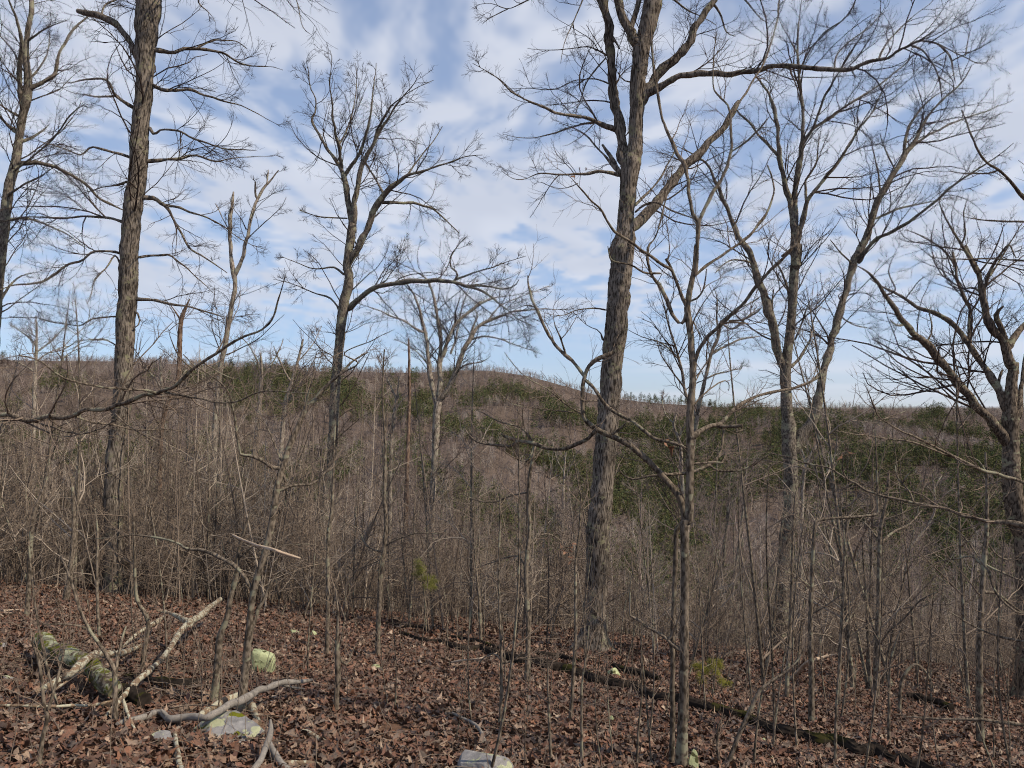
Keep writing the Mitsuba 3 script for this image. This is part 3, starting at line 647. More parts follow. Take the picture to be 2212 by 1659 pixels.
traced_tree('sapling', 'two-forked grey sapling with an arching side branch, growing beside the pale green block of rock', 'sapling', 6.9,
            'D 2212 640 8, 2120 690 12, 2050 760 16, 1970 830 22, 1900 910 28, 1830 990 32, 1790 1080 34, 1740 1200 36, 1700 1320 37, 1680 1380 40, 1650 1530 41 G 1835 0 44, 1800 150 45, 1760 300 45, 1720 420 45, 1700 550 43, 1680 750 48, 1660 950 50, 1640 1150 58, 1622 1290 64',
            ['D 1690 1335 28, 1640 1330 24, 1590 1300 22, 1510 1260 19, 1440 1245 18, 1428 1170 18, 1415 1080 16, 1400 1000 14, 1370 880 12, 1300 800 10, 1200 740 8, 1100 650 5', 'D 1828 1000 16, 1850 900 13, 1880 770 10, 1890 700 6', 'D 1980 820 14, 2030 780 12, 2150 700 10 E 100 650 8, 260 570 6, 400 500 4', 'D 1700 1310 12, 1640 1180 9, 1600 1080 7, 1500 1000 5',
             'D 1690 1360 14, 1720 1450 12, 1710 1560 9', 'D 1660 1480 18, 1760 1440 16, 1860 1430 14, 1960 1360 12, 2080 1270 10, 2200 1190 8',
             'G 1692 440 26, 1640 350 26, 1560 280 26, 1450 220 24, 1350 180 24, 1270 180 18, 1200 140 16, 1100 110 14, 1000 95 13, 880 85 12, 800 105 8, 550 110 5', '! G 1690 800 30, 1730 620 24, 1800 480 20, 1850 380 14, 1900 330 8', 'G 1720 420 12, 1800 240 10, 1920 160 8, 2100 150 6, 2212 200 4'],
            seed=113, lat=0.32, dens=0.6, **SAP)
traced_tree('sapling', 'leaning grey sapling left of the forked sapling, its foot by the lichen branch', 'sapling', 7.3,
            'G 1690 -60 12, 1650 50 18, 1610 200 24, 1590 380 32, 1560 500 36, 1530 650 40, 1480 800 42, 1460 1050 46, 1438 1230 52', ['G 1600 260 12, 1700 170 9, 1820 90 6', 'G 1595 380 10, 1530 250 8, 1500 120 5'], seed=117, lat=0.35, dens=0.6, **SAP)

# stems: (label, y hint or None for the ground under its foot, trunk)
STEMS = [
    ('grey sapling at the far left in front of the brush, second of the stems there', 'D 300 1250 12, 280 1400 16 G 225 -40 26, 210 100 28, 200 300 30, 190 500 30, 178 650 34'),
    ('pale grey sapling between the left thick trunk and the mossy log', 'D 420 1380 14, 440 1500 20 G 500 0 30, 492 180 34, 470 380 37, 440 540 42'),
    ('straight grey sapling between the forked sapling and the white-tipped pine, left one of a pair', 'D 2010 1080 10, 2000 1350 14, 1990 1600 20 H 285 50 23, 276 250 26, 278 500 27, 276 700 28, 270 910 32'),
    ('straight grey sapling of a pair, the one nearer the small yellow-green pine', 'E 340 620 8, 330 900 14, 345 1200 18, 340 1500 24 H 672 0 28, 660 150 30, 630 450 34, 620 650 32, 612 910 36'),
    ('forked-top sapling standing in front of the charred log, left of the thickest trunk', 'E 1240 1190 20, 1230 1280 20, 1210 1400 22, 1205 1600 22 H 1640 0 26, 1615 350 32, 1630 700 33, 1620 1090 40'),
    ('thin stem behind the charred log below the small pine', 'H 860 -100 8, 858 0 10, 850 380 12, 840 500 14, 828 730 16'),
    ('thin grey stem rising from the middle of the charred log', 'H 1250 -150 8, 1260 0 10, 1270 200 14, 1300 550 20, 1310 830 22'),
    ('thin stem with a bent side twig in front of the charred log', 'H 1440 -200 8, 1440 0 12, 1430 300 14, 1440 700 18, 1450 950 21, 1436 1400 22'),
    ('thin dark stem left of the thickest trunk reaching past its foot', 'H 1985 -200 10, 1980 0 16, 1950 300 18, 1950 700 23, 1930 1100 24, 1908 1370 26'),
    ('short crooked sapling with three bare prongs in the middle foreground leaves', 'H 330 450 8, 345 650 16, 340 800 26, 345 1000 40, 338 1150 34, 330 1290 34'),
    ('very thin stem in front of the grey young tree, right of the log', 'H 1760 900 6, 1765 1150 14, 1770 1300 18, 1785 1640 20'),
    ('slim stem standing alone below the charred log right of centre', 'H 2040 700 6, 2020 900 10, 1990 1150 16, 1992 1640 20'),
    ('thin forked stem just left of the grey young tree base', 'I 740 600 6, 735 900 10, 738 1150 14, 715 1400 16, 705 1650 18'),
    ('leaning grey sapling right of the grey young tree, bending to the right', 'I 1830 850 8, 1800 920 10, 1720 1000 13, 1620 1070 17, 1540 1130 22, 1470 1270 27, 1400 1420 29, 1312 1650 30'),
    ('pale thin stem between the young tree and the leaning sapling', 'I 1300 1300 7, 1250 1400 12, 1248 1500 15, 1270 1650 17'),
    ('straight thin stem in front of the charred log right of the leaning sapling', 'I 1600 900 8, 1560 1100 12, 1525 1300 15, 1495 1650 17'),
    ('tall straight grey sapling rooted behind the right part of the charred log', 'F 1320 1100 8, 1330 1400 12, 1335 1600 16 I 1910 0 20, 1890 300 26, 1875 700 34, 1883 1000 37, 1884 1360 42'),
    ('stout dark sapling with upswept branches in the right-hand thicket', 'F 1400 1350 14, 1390 1500 20 J 1250 0 22, 1240 100 26, 1230 500 30, 1225 700 38, 1220 900 42, 1208 1200 52'),
    ('slender stem standing by the foot of the twin-trunked tree', 'J 670 -200 10, 655 0 16, 640 500 20, 620 900 26, 608 1200 30'),
    ('wavy dark stem between the twin-trunked tree and the stout sapling', 'F 1480 1480 6 J 1030 -60 10, 1015 0 16, 1000 200 18, 985 600 20, 968 900 23, 960 1250 24'),
    ('thick dark sapling near the right edge of the view', 'F 1980 1240 12, 1990 1500 20 J 1962 0 26, 1940 300 34, 1920 600 37, 1910 1000 44, 1920 1500 52'),
    ('dark slim stem with a kinked top in front of the charred log on the right', 'J 1000 400 6, 980 800 12, 955 1100 16, 945 1250 18, 938 1640 20'),
    ('thin leaning stem left of the twin-trunked tree foot', 'J 580 -60 8, 570 100 12, 560 250 16, 530 600 20, 500 800 22, 468 1000 24'),
    ('thin stem with stubby top right of the stout sapling', 'J 1120 100 8, 1130 300 14, 1150 600 20, 1165 900 22, 1172 1150 24'),
    ('thin stem at the lower right in front of the last stretch of log', 'J 1400 700 6, 1350 800 12, 1305 1000 16, 1300 1250 18, 1300 1520 20'),
    ('dark thin forked stem in the left foreground by the mossy log', 'G 330 0 6, 400 200 12, 480 400 16, 530 560 20, 600 720 22, 720 900 26, 770 1000 28, 780 1200 34, 775 1370 36'),
    ('thin dark stem at the lower left crossing the lichen branch', 'G 200 780 8, 250 900 20, 280 1050 22, 300 1250 24, 320 1300 24, 290 1450 26, 262 1640 30'),
    ('straight dark stem behind the mossy log', 'G 640 -100 8, 660 100 14, 655 400 18, 660 600 20, 672 790 22'),
    ('upright grey stem leaning into the lichen branch left of the forked sapling', 'G 900 -60 10, 905 100 16, 910 350 20, 920 500 24, 1000 680 28, 980 850 28, 950 1020 30'),
    ('thin stem by the right end of the thicket, arched to the left', 'J 1600 1150 10, 1540 1000 14 , 1480 960 16, 1420 1010 20, 1380 1100 22, 1370 1300 24'),
]
rngS = np.random.default_rng(5)
SIDE = {9: ['H 350 900 20, 400 960 18, 440 880 12, 485 810 7'], 4: ['H 1625 330 16, 1540 230 12, 1400 270 9, 1250 320 5', 'H 1640 150 16, 1750 80 12, 1850 130 8', 'E 1238 1195 10, 1180 1080 8, 1170 960 5', 'E 1225 1290 10, 1300 1200 7, 1350 1100 4', 'H 1632 480 12, 1700 400 9, 1800 380 6', 'E 1205 1480 12, 1100 1500 10, 980 1540 8, 820 1490 5'],
        3: ['H 665 160 16, 760 110 12, 900 75 10, 1050 75 6', 'H 640 200 14, 540 160 10, 480 50 7, 380 10 5', 'H 630 440 12, 620 300 14, 640 230 10'], 7: ['H 1455 950 18, 1530 930 14, 1590 870 8', 'H 1450 940 14, 1400 890 12, 1300 950 8'],
        17: ['J 1240 150 20, 1330 70 16, 1440 10 12, 1520 -80 8', 'J 1240 140 18, 1190 60 14, 1120 -10 10', 'J 1240 410 14, 1310 350 12, 1380 290 10, 1420 240 6', 'J 1240 830 14, 1280 760 13, 1400 650 12, 1500 540 10, 1620 470 6'],
        16: ['I 1880 620 14, 1980 560 10, 2100 480 7', 'I 1880 440 12, 1800 380 9, 1700 330 6', 'I 1885 750 12, 1960 760 10, 2020 770 6'], 19: ['J 975 720 14, 1040 640 12, 1080 580 10, 1150 530 6'], 25: ['G 780 1050 20, 810 850 18, 850 700 10', 'G 600 720 12, 430 690 10, 250 690 6', 'G 740 930 12, 640 890 8'],
        20: ['J 1915 480 22, 2000 470 20, 2050 500 16, 2130 560 14, 2212 620 12', 'J 1935 310 14, 1850 230 12, 1740 250 9, 1600 270 6', 'J 1940 280 16, 2060 340 14, 2212 400 10', 'J 1960 120 12, 2100 250 10, 2212 200 8'], 26: ['G 270 960 14, 320 880 10', 'G 330 1250 20, 400 1000 18, 430 850 14, 430 790 8']}
for i, (lab, text) in enumerate(STEMS):
    pts = parse(text)
    foot = pts[-1] if pts[-1, 1] > pts[0, 1] else pts[0]
    yd = float(np.clip(ground_hit(foot[0], foot[1])[1], 5.0, 26.0))
    traced_tree('sapling', lab, 'sapling', yd, text, SIDE.get(i, []), 'sapling_bark', 'twig_bark_light' if yd < 12 else 'thicket_bark', seed=200 + i, lat=0.22 if yd < 12 else 0.26, rmin=0.0013 if yd < 11 else 0.0022, levels=3, dens=0.5, lmax=0.7,
                fl=0.1, share=0.28, wob=0.2, trunk_from=0.25, twigs=True, swing=0.5)

# branches reaching in from a tree beyond the right edge
traced_tree('sapling', 'sapling beyond the right edge sending long thin branches into the view', 'sapling', 7.4,
            'Z 2300 380 14, 2300 600 16, 2296 900 18, 2292 1200 19, 2290 1660 20',
            ['Z 2300 470 9 C 2212 1190 22, 2140 1100 18, 2060 1020 16, 1990 980 15, 1940 910 13, 1900 830 12, 1870 740 10, 1835 660 6', 'C 2060 1020 10, 1980 1040 9, 1860 1040 7, 1760 1025 4', 'Z 2300 520 5 C 2212 1330 12, 2000 1325 9, 1850 1300 5', 'Z 2300 600 5 C 2212 1565 12, 2000 1550 10, 1800 1555 8, 1650 1540 5',
             'Z 2296 1075 11 F 2212 1420 24, 2100 1385 22, 1980 1350 19, 1840 1290 17, 1700 1220 15, 1560 1150 12, 1440 1090 10, 1350 1030 9, 1310 960 8, 1280 880 6, 1250 825 3', 'F 1840 1290 12, 1680 1230 11, 1500 1170 9, 1350 1150 8, 1200 1130 6, 1080 1110 4', 'F 1350 1050 8, 1420 1020 7, 1500 990 4', 'F 1980 1350 10, 1900 1270 7, 1850 1260 4',
             'Z 2294 1160 12 F 2212 1680 40, 2000 1650 24, 1850 1620 20, 1700 1570 18, 1550 1540 16, 1400 1510 15, 1270 1470 14, 1150 1400 13, 1030 1330 12, 920 1310 10, 800 1270 8, 650 1240 5', 'F 1550 1540 12, 1510 1460 11, 1460 1400 10, 1440 1320 7', 'F 1480 1430 10, 1520 1370 8, 1570 1330 5', 'F 1150 1400 9, 1120 1290 7, 1160 1220 4',
             'Z 2292 1550 8 J 2212 1365 22, 2050 1345 20, 1900 1330 18, 1700 1330 14, 1500 1320 10, 1350 1300 6', 'Z 2292 1350 6 J 2212 800 18, 2000 760 14, 1850 690 10, 1700 600 6', 'Z 2292 1320 5 J 2212 620 18, 2040 490 16, 1950 300 12, 1850 150 10, 1700 20 8, 1560 -30 4'],
            seed=131, lat=0.36, dens=0.5, **SAP)

# background snags and pale stems on the slope below
traced_tree('snag', 'broken reddish dead snag with a splintered tip right of the left thick trunk', 'tree', 25.0, 'D 1140 320 6, 1110 380 20, 1085 450 28, 1078 600 27, 1072 760 27, 1045 860 26, 1000 960 28, 965 1150 28, 955 1480 30', ['D 1085 450 10, 1040 380 8, 1000 340 5'], 'red_bark', seed=141, twigs=True, lat=1.2, levels=2, rmin=0.003, dens=0.5)
traced_tree('snag', 'straight thin reddish dead snag left of the low spreading tree', 'tree', 30.0, 'E 486 555 8, 489 700 16, 490 900 19, 485 1100 22, 478 1300 24, 470 1600 28', [], 'red_bark', seed=143, twigs=False)
PALE = [('D 1560 640 12, 1570 760 18, 1560 900 22, 1540 1100 26, 1510 1400 28, 1500 1600 28', ['D 1565 800 14, 1640 700 9, 1700 560 5', 'D 1560 760 12, 1520 640 8, 1440 540 4']), ('D 1820 560 10, 1790 680 16, 1750 820 22, 1710 950 24, 1690 1190 26, 1670 1500 28', ['D 1750 820 16, 1690 720 10, 1640 600 5', 'D 1720 930 14, 1810 820 9, 1900 640 5', 'D 1780 700 10, 1870 600 6, 1930 480 4']),
        ('D 960 660 10, 965 760 14, 970 850 18, 985 1000 22, 980 1300 26', ['D 970 860 14, 900 760 10, 830 700 6', 'D 975 900 12, 1060 820 9, 1150 700 5', 'D 968 780 10, 1000 680 6']), ('E 430 780 10, 420 900 16, 400 1000 20, 385 1150 22, 375 1500 24', ['E 415 920 14, 350 780 9, 300 660 5', 'E 400 1000 14, 480 900 9, 560 860 5']),
        ('E 1430 1240 8, 1420 1350 12, 1415 1500 15, 1410 1650 18', ['E 1420 1360 10, 1370 1260 6, 1350 1180 4', 'E 1418 1400 10, 1470 1300 6, 1500 1230 4']), ('F 1000 1150 8, 920 1280 14, 890 1400 18, 880 1650 20', ['F 905 1330 10, 880 1220 6', 'F 960 1220 8, 980 1140 4']), ('F 1660 1340 8, 1670 1440 12, 1680 1560 14 J 1390 300 18, 1380 600 20', ['F 1672 1460 8, 1720 1380 5', 'F 1675 1500 8, 1620 1430 5', 'F 1680 1560 8, 1790 1460 9, 1860 1440 6']),
        ('D 215 420 8, 220 560 14, 215 700 18, 205 900 22, 200 1300 24', ['D 218 600 12, 140 520 8, 60 480 4', 'D 216 640 12, 320 560 8, 400 470 5', 'D 210 760 12, 100 700 8, 0 680 5', 'D 212 700 10, 300 640 7, 420 600 4']), ('F 130 1000 12, 110 1080 18, 150 1180 20, 160 1400 22, 165 1650 24', ['F 115 1070 12, 60 1000 8, 40 900 5', 'F 140 1150 10, 190 1060 7'])]
PL = ['pale slim tree on the slope behind the forked sapling, left of a pair', 'pale forked tree on the slope behind the forked sapling, right of a pair', 'pale twiggy tree on the slope beside the broken reddish snag', 'pale slim tree behind the low spreading tree', 'pale small tree low on the slope left of the thickest trunk', 'pale leaning tree on the slope just right of the twin-trunked tree',
      'pale tree with a bent side limb on the slope at the right', 'small dark-twigged tree on the slope at far left, in front of the ridge line', 'short pale tree on the slope behind the grey young tree']
for i, (t_, l_) in enumerate(PALE):
    traced_tree('slope_tree', PL[i], 'tree', [38, 38, 34, 36, 46, 36, 40, 32, 33][i], t_, l_, 'pale_bark', 'far_bark', seed=160 + i, lat=0.45, rmin=0.005, levels=3, dens=0.8, group='pale trees on the slope below', share=0.5, up=0.08, fl=0.1)

# ------------------------------------------------------------------ grown models for the crowd of stems below


def grown(seed, height, r0, n1, stemtop=0.2, lean=0.06, levels=3, crown=0.35, sides=6, limb=0.45, rmin=0.003, n2=6, n3=4, up=0.10, ang=(30, 60)):
    rng = np.random.default_rng(seed)
    K = 14
    h = np.linspace(-0.03, 1, K)
    wx, wy = rng.normal(size=2) * lean, rng.normal(size=2) * lean
    P = np.stack([height * (wx[0] * h + wx[1] * 0.4 * np.sin(3.1 * h + seed)), height * (wy[0] * h + wy[1] * 0.4 * np.sin(2.7 * h + 1)), height * h], 1)
    R = r0 * (1 - h * (1 - stemtop))
    R[-1] *= 0.4
    trunk = tubes(P[None], R[None], sides)
    out = []
    P1, R1 = spawn(rng, P[None], R[None], n1, crown, 0.99, lambda t, L: limb * height * (1.25 - t), ang, up, 8, 0.12, 0.6, rmin * 1.8)
    out.append(tubes(P1, R1, 4))
    P2, R2 = spawn(rng, P1, R1, n2, 0.15, 1.0, lambda t, L: np.maximum(0.5 * L * (1.2 - t), height * 0.03), (25, 58), up, 5, 0.16, 0.7, rmin * 1.2)
    out.append(tubes(P2, R2, 3))
    if levels > 2:
        P3, R3 = spawn(rng, P2, R2, n3, 0.2, 1.0, lambda t, L: np.maximum(0.5 * L * (1.2 - t), height * 0.015), (25, 58), up, 3, 0.16, 0.8, rmin)
        out.append(tubes(P3, R3, 3))
    return trunk, join(out)


def put(x, y, z, scale, turn, tilt=(0, 0)):
    return T().translate([float(x), float(y), float(z)]).rotate([1, 0, 0], float(tilt[0])).rotate([0, 1, 0], float(tilt[1])).rotate([0, 0, 1], float(turn)).scale([float(scale)] * 3)


def group_of(name, parts):
    scene[name] = {'type': 'shapegroup', **parts}


def copy(group, m):
    return {'type': 'instance', 'group': {'type': 'ref', 'id': group}, 'to_world': m}


NV = 9
for v in range(NV):          # thicket saplings, 3.2 to 5.5 m
    tr, tw = grown(300 + v, 3.4 + 0.28 * v, 0.014 + 0.0025 * v, 13, 0.25, 0.08, 3, 0.12, 5, 0.32, 0.0031, 5, 3, 0.045, (30, 80))
    group_of(f'thicket_model_{v}', {'all': mikit.ply(join([tr, tw]), ['thicket_bark', 'thicket_dark', 'thicket_bark', 'thicket_pale', 'thicket_dark'][v % 5], smooth=True)})
    group_of(f'sapling_model_{v}', {'stem': mikit.ply(tr, 'sapling_bark', smooth=True), 'twigs': mikit.ply(tw, ['thicket_bark', 'thicket_pale'][v % 2], smooth=True)})
for v in range(5):          # bare trees further down the slope, 9 to 14 m
    tr, tw = grown(330 + v, 10 + v, 0.11 + 0.012 * v, 18, 0.2, 0.05, 3, 0.35, 7, 0.36, 0.007, 8, 6, 0.10)
    group_of(f'slope_model_{v}', {'trunk': mikit.ply(tr, 'pale_bark' if v % 2 else 'grey_bark', smooth=True), 'twigs': mikit.ply(tw, 'far_bark', smooth=True)})
    tr2, tw2 = grown(345 + v, 10 + v, 0.13, 16, 0.2, 0.05, 2, 0.35, 5, 0.36, 0.012, 9, 0, 0.10)
    group_of(f'light_model_{v}', {'all': mikit.ply(join([tr2, tw2]), 'far_bark' if v % 3 else 'far_bark_pale', smooth=True)})
    group_of(f'wood_model_{v}', {'all': mikit.ply(join([tr, tw]), 'far_bark' if v % 3 else 'far_bark_pale', smooth=True)})

rng = np.random.default_rng(77)


def clear(x, y):
    """Off the traced feet and logs."""
    return True


# countable slender saplings just beyond the charred log
n, used = 0, []
SL = ['slender bare sapling in the brown thicket at the left', 'slender bare sapling in the brown thicket behind the charred log', 'slender bare sapling in the brown thicket at the right']
SG = ['thicket saplings at the left', 'thicket saplings behind the charred log', 'thicket saplings at the right']
while n < 80:
    y = rng.uniform(12, 30)
    px = rng.uniform(-40, 2260)
    x = (px - W / 2) / FPX * y
    lim = 17.0 if px < 860 else 16.5 - (px - 860) * 0.0055
    if y < lim or any((x - a) ** 2 + (y - b) ** 2 < 0.2 for a, b in used):
        continue
    used.append((x, y))
    z = 0 if px < 760 else (1 if px < 1500 else 2)
    k = key_for('thicket_sapling')
    labels[k] = {'label': SL[z], 'category': 'sapling', 'group': SG[z]}
    labels[k + '__twigs'] = {'kind': 'stuff'}
    scene[k] = copy(f'sapling_model_{n % NV}', put(x, y, float(ground(x, y)) - 0.05, rng.uniform(0.75, 1.3), rng.uniform(0, 360), (rng.normal() * 4, rng.normal() * 4)))
    n += 1

# thin knee-high to head-high stems standing in the leaves
for v in range(6):
    tr, tw = grown(380 + v, 0.9 + 0.3 * v, 0.0055 + 0.0012 * v, 7, 0.3, 0.14, 2, 0.3, 5, 0.28, 0.0014, 3, 0, 0.05, (30, 60))
    group_of(f'thin_model_{v}', {'stem': mikit.ply(tr, 'sapling_bark', smooth=True), 'twigs': mikit.ply(tw, 'twig_bark_light', smooth=True)})
n = 0
while n < 75:
    y = rng.uniform(5.5, 15)
    px = rng.uniform(-30, 2240)
    if rng.random() > (0.35 if px < 900 else 1.0) or (380 < px < 600 and y < 7.2):
        continue
    x = (px - W / 2) / FPX * y
    k = key_for('thin_stem')
    z = 0 if px < 800 else (1 if px < 1500 else 2)
    labels[k] = {'label': ['thin bare stem standing in the dead leaves at the left', 'thin bare stem standing in the dead leaves near the charred log', 'thin bare stem standing in the dead leaves at the right'][z], 'category': 'sapling', 'group': 'thin stems among the leaves, ' + ['left', 'middle', 'right'][z]}
    labels[k + '__twigs'] = {'kind': 'stuff'}
    scene[k] = copy(f'thin_model_{rng.integers(6)}', put(x, y, float(ground(x, y)) - 0.02, rng.uniform(0.7, 1.35), rng.uniform(0, 360), (rng.normal() * 6, rng.normal() * 6)))
    n += 1

# the brush itself
labels['thicket'] = {'kind': 'stuff', 'label': 'dense brown thicket of bare brush below the edge of the slope', 'category': 'brush'}
n = 1
while n < 1900:
    y = 13 + 44 * rng.beta(1.3, 1.9)
    px = rng.uniform(-160, 2380)
    x = (px - W / 2) / FPX * y
    lim = (18.5 if px < 860 else 18.0 - (px - 860) * 0.0045) + rng.normal() * 1.7
    if px > 1250:
        lim -= 3.0 * min((px - 1250) / 300, 1)
    if y < lim or (px > 1250 and y < 17 and rng.random() < 0.45):
        continue
    if any(abs(px - tx) < 46 and y < ty and rng.random() < 0.85 for tx, ty in ((1295, 16.5), (245, 19.5), (1690, 24.5), (705, 29))):
        continue
    if y > 20 and meshkit.fbm(np.array([[x / 3.5, y / 3.5, 0.0]]), 2, 52)[0] < 0.40 and rng.random() < 0.8:
        continue
    if n % 6 == 0:
        px = rng.uniform(-160, 800)
        y = rng.uniform(17, 27)
        x = (px - W / 2) / FPX * y
    sc = rng.uniform(0.55, 1.15) * (1.15 if px < 700 else 1.0)
    if y < 22 and rng.random() < 0.5:
        sc *= 0.6
    if y < lim + 1.5:
        sc *= 0.7
    if px > 1300:
        sc *= 0.68
    scene[f'thicket__{n:04d}'] = copy(f'thicket_model_{rng.integers(NV)}', put(x, y, float(ground(x, y)) - 0.05, sc, rng.uniform(0, 360), (rng.normal() * 6, rng.normal() * 6)))
    n += 1

# bare trees down the near slope: the nearest as things, the rest as the wood
labels['slope_wood'] = {'kind': 'stuff', 'label': 'bare grey-brown wood covering the slope down into the valley', 'category': 'wood'}
n, m = 0, 1
spots = []
while len(spots) < 820:
    y = 32 + 260 * rng.beta(1.0, 1.7)
    px = rng.uniform(-150, 2360)
    spots.append((y, (px - W / 2) / FPX * y))
for y, x in sorted(spots):
    M = put(x, y, float(ground(x, y)) - 0.2, rng.uniform(0.62, 1.0) * (0.72 if y < 60 else 1), rng.uniform(0, 360), (rng.normal() * 2, rng.normal() * 2))
    if n < 46:
        k = key_for('slope_tree')
        z = 0 if x < -0.2 * y else (1 if x < 0.25 * y else 2)
        labels[k] = {'label': ['bare tree on the falling slope below the left brush', 'bare tree on the falling slope below the middle brush', 'bare tree on the falling slope below the right brush'][z], 'category': 'tree', 'group': f'bare trees on the slope, {["left", "middle", "right"][z]}'}
        labels[k + '__twigs'] = {'kind': 'stuff'}
        scene[k] = copy(f'slope_model_{n % 5}', M)
        n += 1
    elif y > 75 and meshkit.fbm(np.array([[x / 40.0, y / 40.0, 0.0]]), 2, 44)[0] + rng.normal() * 0.06 > 0.60:
        scene[f'pine_wood__{m + 20000:05d}'] = copy(f'far_pine_model_{rng.integers(5)}', put(x, y, float(ground(x, y)) - 0.2, rng.uniform(0.5, 0.9), rng.uniform(0, 360)))
        m += 1
    else:
        scene[f'slope_wood__{m:04d}'] = copy(f'{"wood" if y < 100 else "light"}_model_{rng.integers(5)}', M)
        m += 1

# ------------------------------------------------------------------ the far woods


def far_bare(seed):
    rng = np.random.default_rng(seed)
    h = 11 + 3 * rng.random()
    P = np.array([[[0, 0, -0.5], [0.2 * rng.normal(), 0.2 * rng.normal(), h * 0.5], [0.3 * rng.normal(), 0.3 * rng.normal(), h]]])
    R = np.array([[0.20, 0.15, 0.05]])
    a = tubes(P, R, 3)
    PP = np.stack([np.interp(np.linspace(0, 1, 8), [0, 0.5, 1], P[0, :, k]) for k in range(3)], 1)[None]
    RR = np.interp(np.linspace(0, 1, 8), [0, 0.5, 1], R[0])[None]
    P1, R1 = spawn(rng, PP, RR, 12, 0.3, 1.0, lambda t, L: 0.42 * h * (1.3 - t), (25, 50), 0.10, 3, 0.1, 0.6, 0.06)
    P2, R2 = spawn(rng, P1, R1, 5, 0.2, 1.0, lambda t, L: 0.5 * L, (25, 55), 0.12, 2, 0.12, 0.8, 0.045)
    return join([a, tubes(P1, R1, 3), tubes(P2, R2, 3)])


def needle_clump(rng, c, size, n, down=0.0):
    """n slim three-cornered sprays round c, each a flat tetrahedron."""
    d = rng.normal(size=(n, 3))
    d /= np.linalg.norm(d, axis=1, keepdims=True)
    o = c + d * size * rng.uniform(0.25, 0.75, (n, 1))
    s = np.cross(d, rng.normal(size=(n, 3)))
    s /= np.linalg.norm(s, axis=1, keepdims=True)
    w = np.cross(d, s)
    L = size * rng.uniform(0.4, 0.8, (n, 1))
    V = np.stack([o - s * L * 0.35, o + s * L * 0.35, o + d * L, o + w * L * 0.15], 1).reshape(-1, 3)
    b = np.arange(n)[:, None] * 4
    F = np.concatenate([b + [0, 1, 2], b + [0, 3, 1], b + [1, 3, 2], b + [2, 3, 0]], 0)
    return V, F


def far_pine(seed, clumps=22, per=7):
    rng = np.random.default_rng(seed)
    h = 13 + 4 * rng.random()
    ms, cs = [], []
    for k in range(clumps):
        t = rng.uniform(0.25, 1.0)
        r = (1.15 - t) * h * 0.30 * rng.uniform(0.3, 1.0) + 0.4
        a = rng.uniform(0, 6.28)
        c = np.array([r * math.cos(a), r * math.sin(a), h * t])
        V, F = needle_clump(rng, c, h * 0.095 * (1.35 - 0.6 * t), per)
        ms.append((V, F))
        tone = rng.uniform(0.7, 1.35)
        cs.append(np.tile(np.array([0.080, 0.092, 0.046]) * tone * np.array([rng.uniform(0.85, 1.2), 1, 1]), (len(V), 1)))
    tr = tubes(np.array([[[0, 0, -0.5], [0, 0, h * 0.5], [0, 0, h]]]), np.array([[0.2, 0.13, 0.03]]), 4)
    ms.append(tr)
    cs.append(np.tile([0.13, 0.10, 0.08], (len(tr[0]), 1)))
    V, F = join(ms)
    return V, F, np.vstack(cs)


for v in range(5):
    group_of(f'far_bare_model_{v}', {'all': mikit.ply(far_bare(400 + v), ['far_bark', 'far_bark_dark', 'far_bark', 'far_bark', 'far_bark_pale'][v], smooth=True)})
for v in range(5):
    V, F, C = far_pine(420 + v)
    group_of(f'far_pine_model_{v}', {'all': mikit.ply((V, F), 'vcol', color=C)})
labels['far_wood'] = {'kind': 'stuff', 'label': 'bare purplish-brown wood covering the far ridge', 'category': 'wood'}
labels['pine_wood'] = {'kind': 'stuff', 'label': 'dark green pines in patches over the far ridge', 'category': 'pines'}
NF = 17000
px = rng.uniform(-120, 2340, NF)
yy = np.where(rng.random(NF) < 0.12, rng.uniform(840, 902, NF), 230 + 670 * rng.random(NF) ** 0.72)
xx = (px - W / 2) / FPX * yy
zz = ground(xx, yy)
q = np.stack([xx, yy, xx * 0], 1)
mask = meshkit.fbm(q / 75.0 + 20.0, 3, 47) * 0.62 + meshkit.fbm(q / 20.0 + 3.0, 2, 42) * 0.38
right = np.clip((px - 1100) / 500, 0, 1)
low = np.clip((600 - yy) / 300, 0, 1)
crest = np.clip((yy - 730) / 130, 0, 1)
pine = mask > 0.566 - 0.085 * right - 0.020 * low + 0.11 * crest
a = b = 1
for i in range(NF):
    if pine[i]:
        scene[f'pine_wood__{a:04d}'] = copy(f'far_pine_model_{rng.integers(5)}', put(xx[i], yy[i], zz[i] - 0.3, rng.uniform(0.75, 1.35) * (0.55 if yy[i] > 830 else 1), rng.uniform(0, 360)))
        a += 1
    else:
        scene[f'far_wood__{b:04d}'] = copy(f'far_bare_model_{rng.integers(5)}', put(xx[i], yy[i], zz[i] - 0.3, rng.uniform(0.6, 1.0) * (0.75 if yy[i] > 830 else 1), rng.uniform(0, 360)))
        b += 1
# ------------------------------------------------------------------ leaf litter


def leaf(rng, size):
    """One curled, lobed dead leaf: a fan of triangles about its midrib."""
    n = 13
    a = np.linspace(-2.75, 2.75, n)
    lobes = 1 + 0.34 * np.cos(a * 5.0 + rng.uniform(-0.3, 0.3))
    r = (0.30 + 0.24 * np.cos(a / 1.12) ** 2) * lobes * rng.uniform(0.85, 1.15, n)
    x, y = r * np.cos(a) * 1.35, r * np.sin(a) * rng.uniform(0.75, 1.05)
    curl, cup, tw = rng.normal() * 0.5, rng.uniform(-0.5, 1.0), rng.normal() * 0.5
    z = cup * y ** 2 * 2.2 + curl * x ** 2 * 0.9 + tw * x * y * 2 + rng.normal(size=n) * 0.035
    V = np.vstack([np.stack([x, y, z], 1), [[-0.05, 0, -0.02]]]) * size
    F = np.array([[i, i + 1, n] for i in range(n - 1)] + [[n - 1, 0, n]])
    return V, F


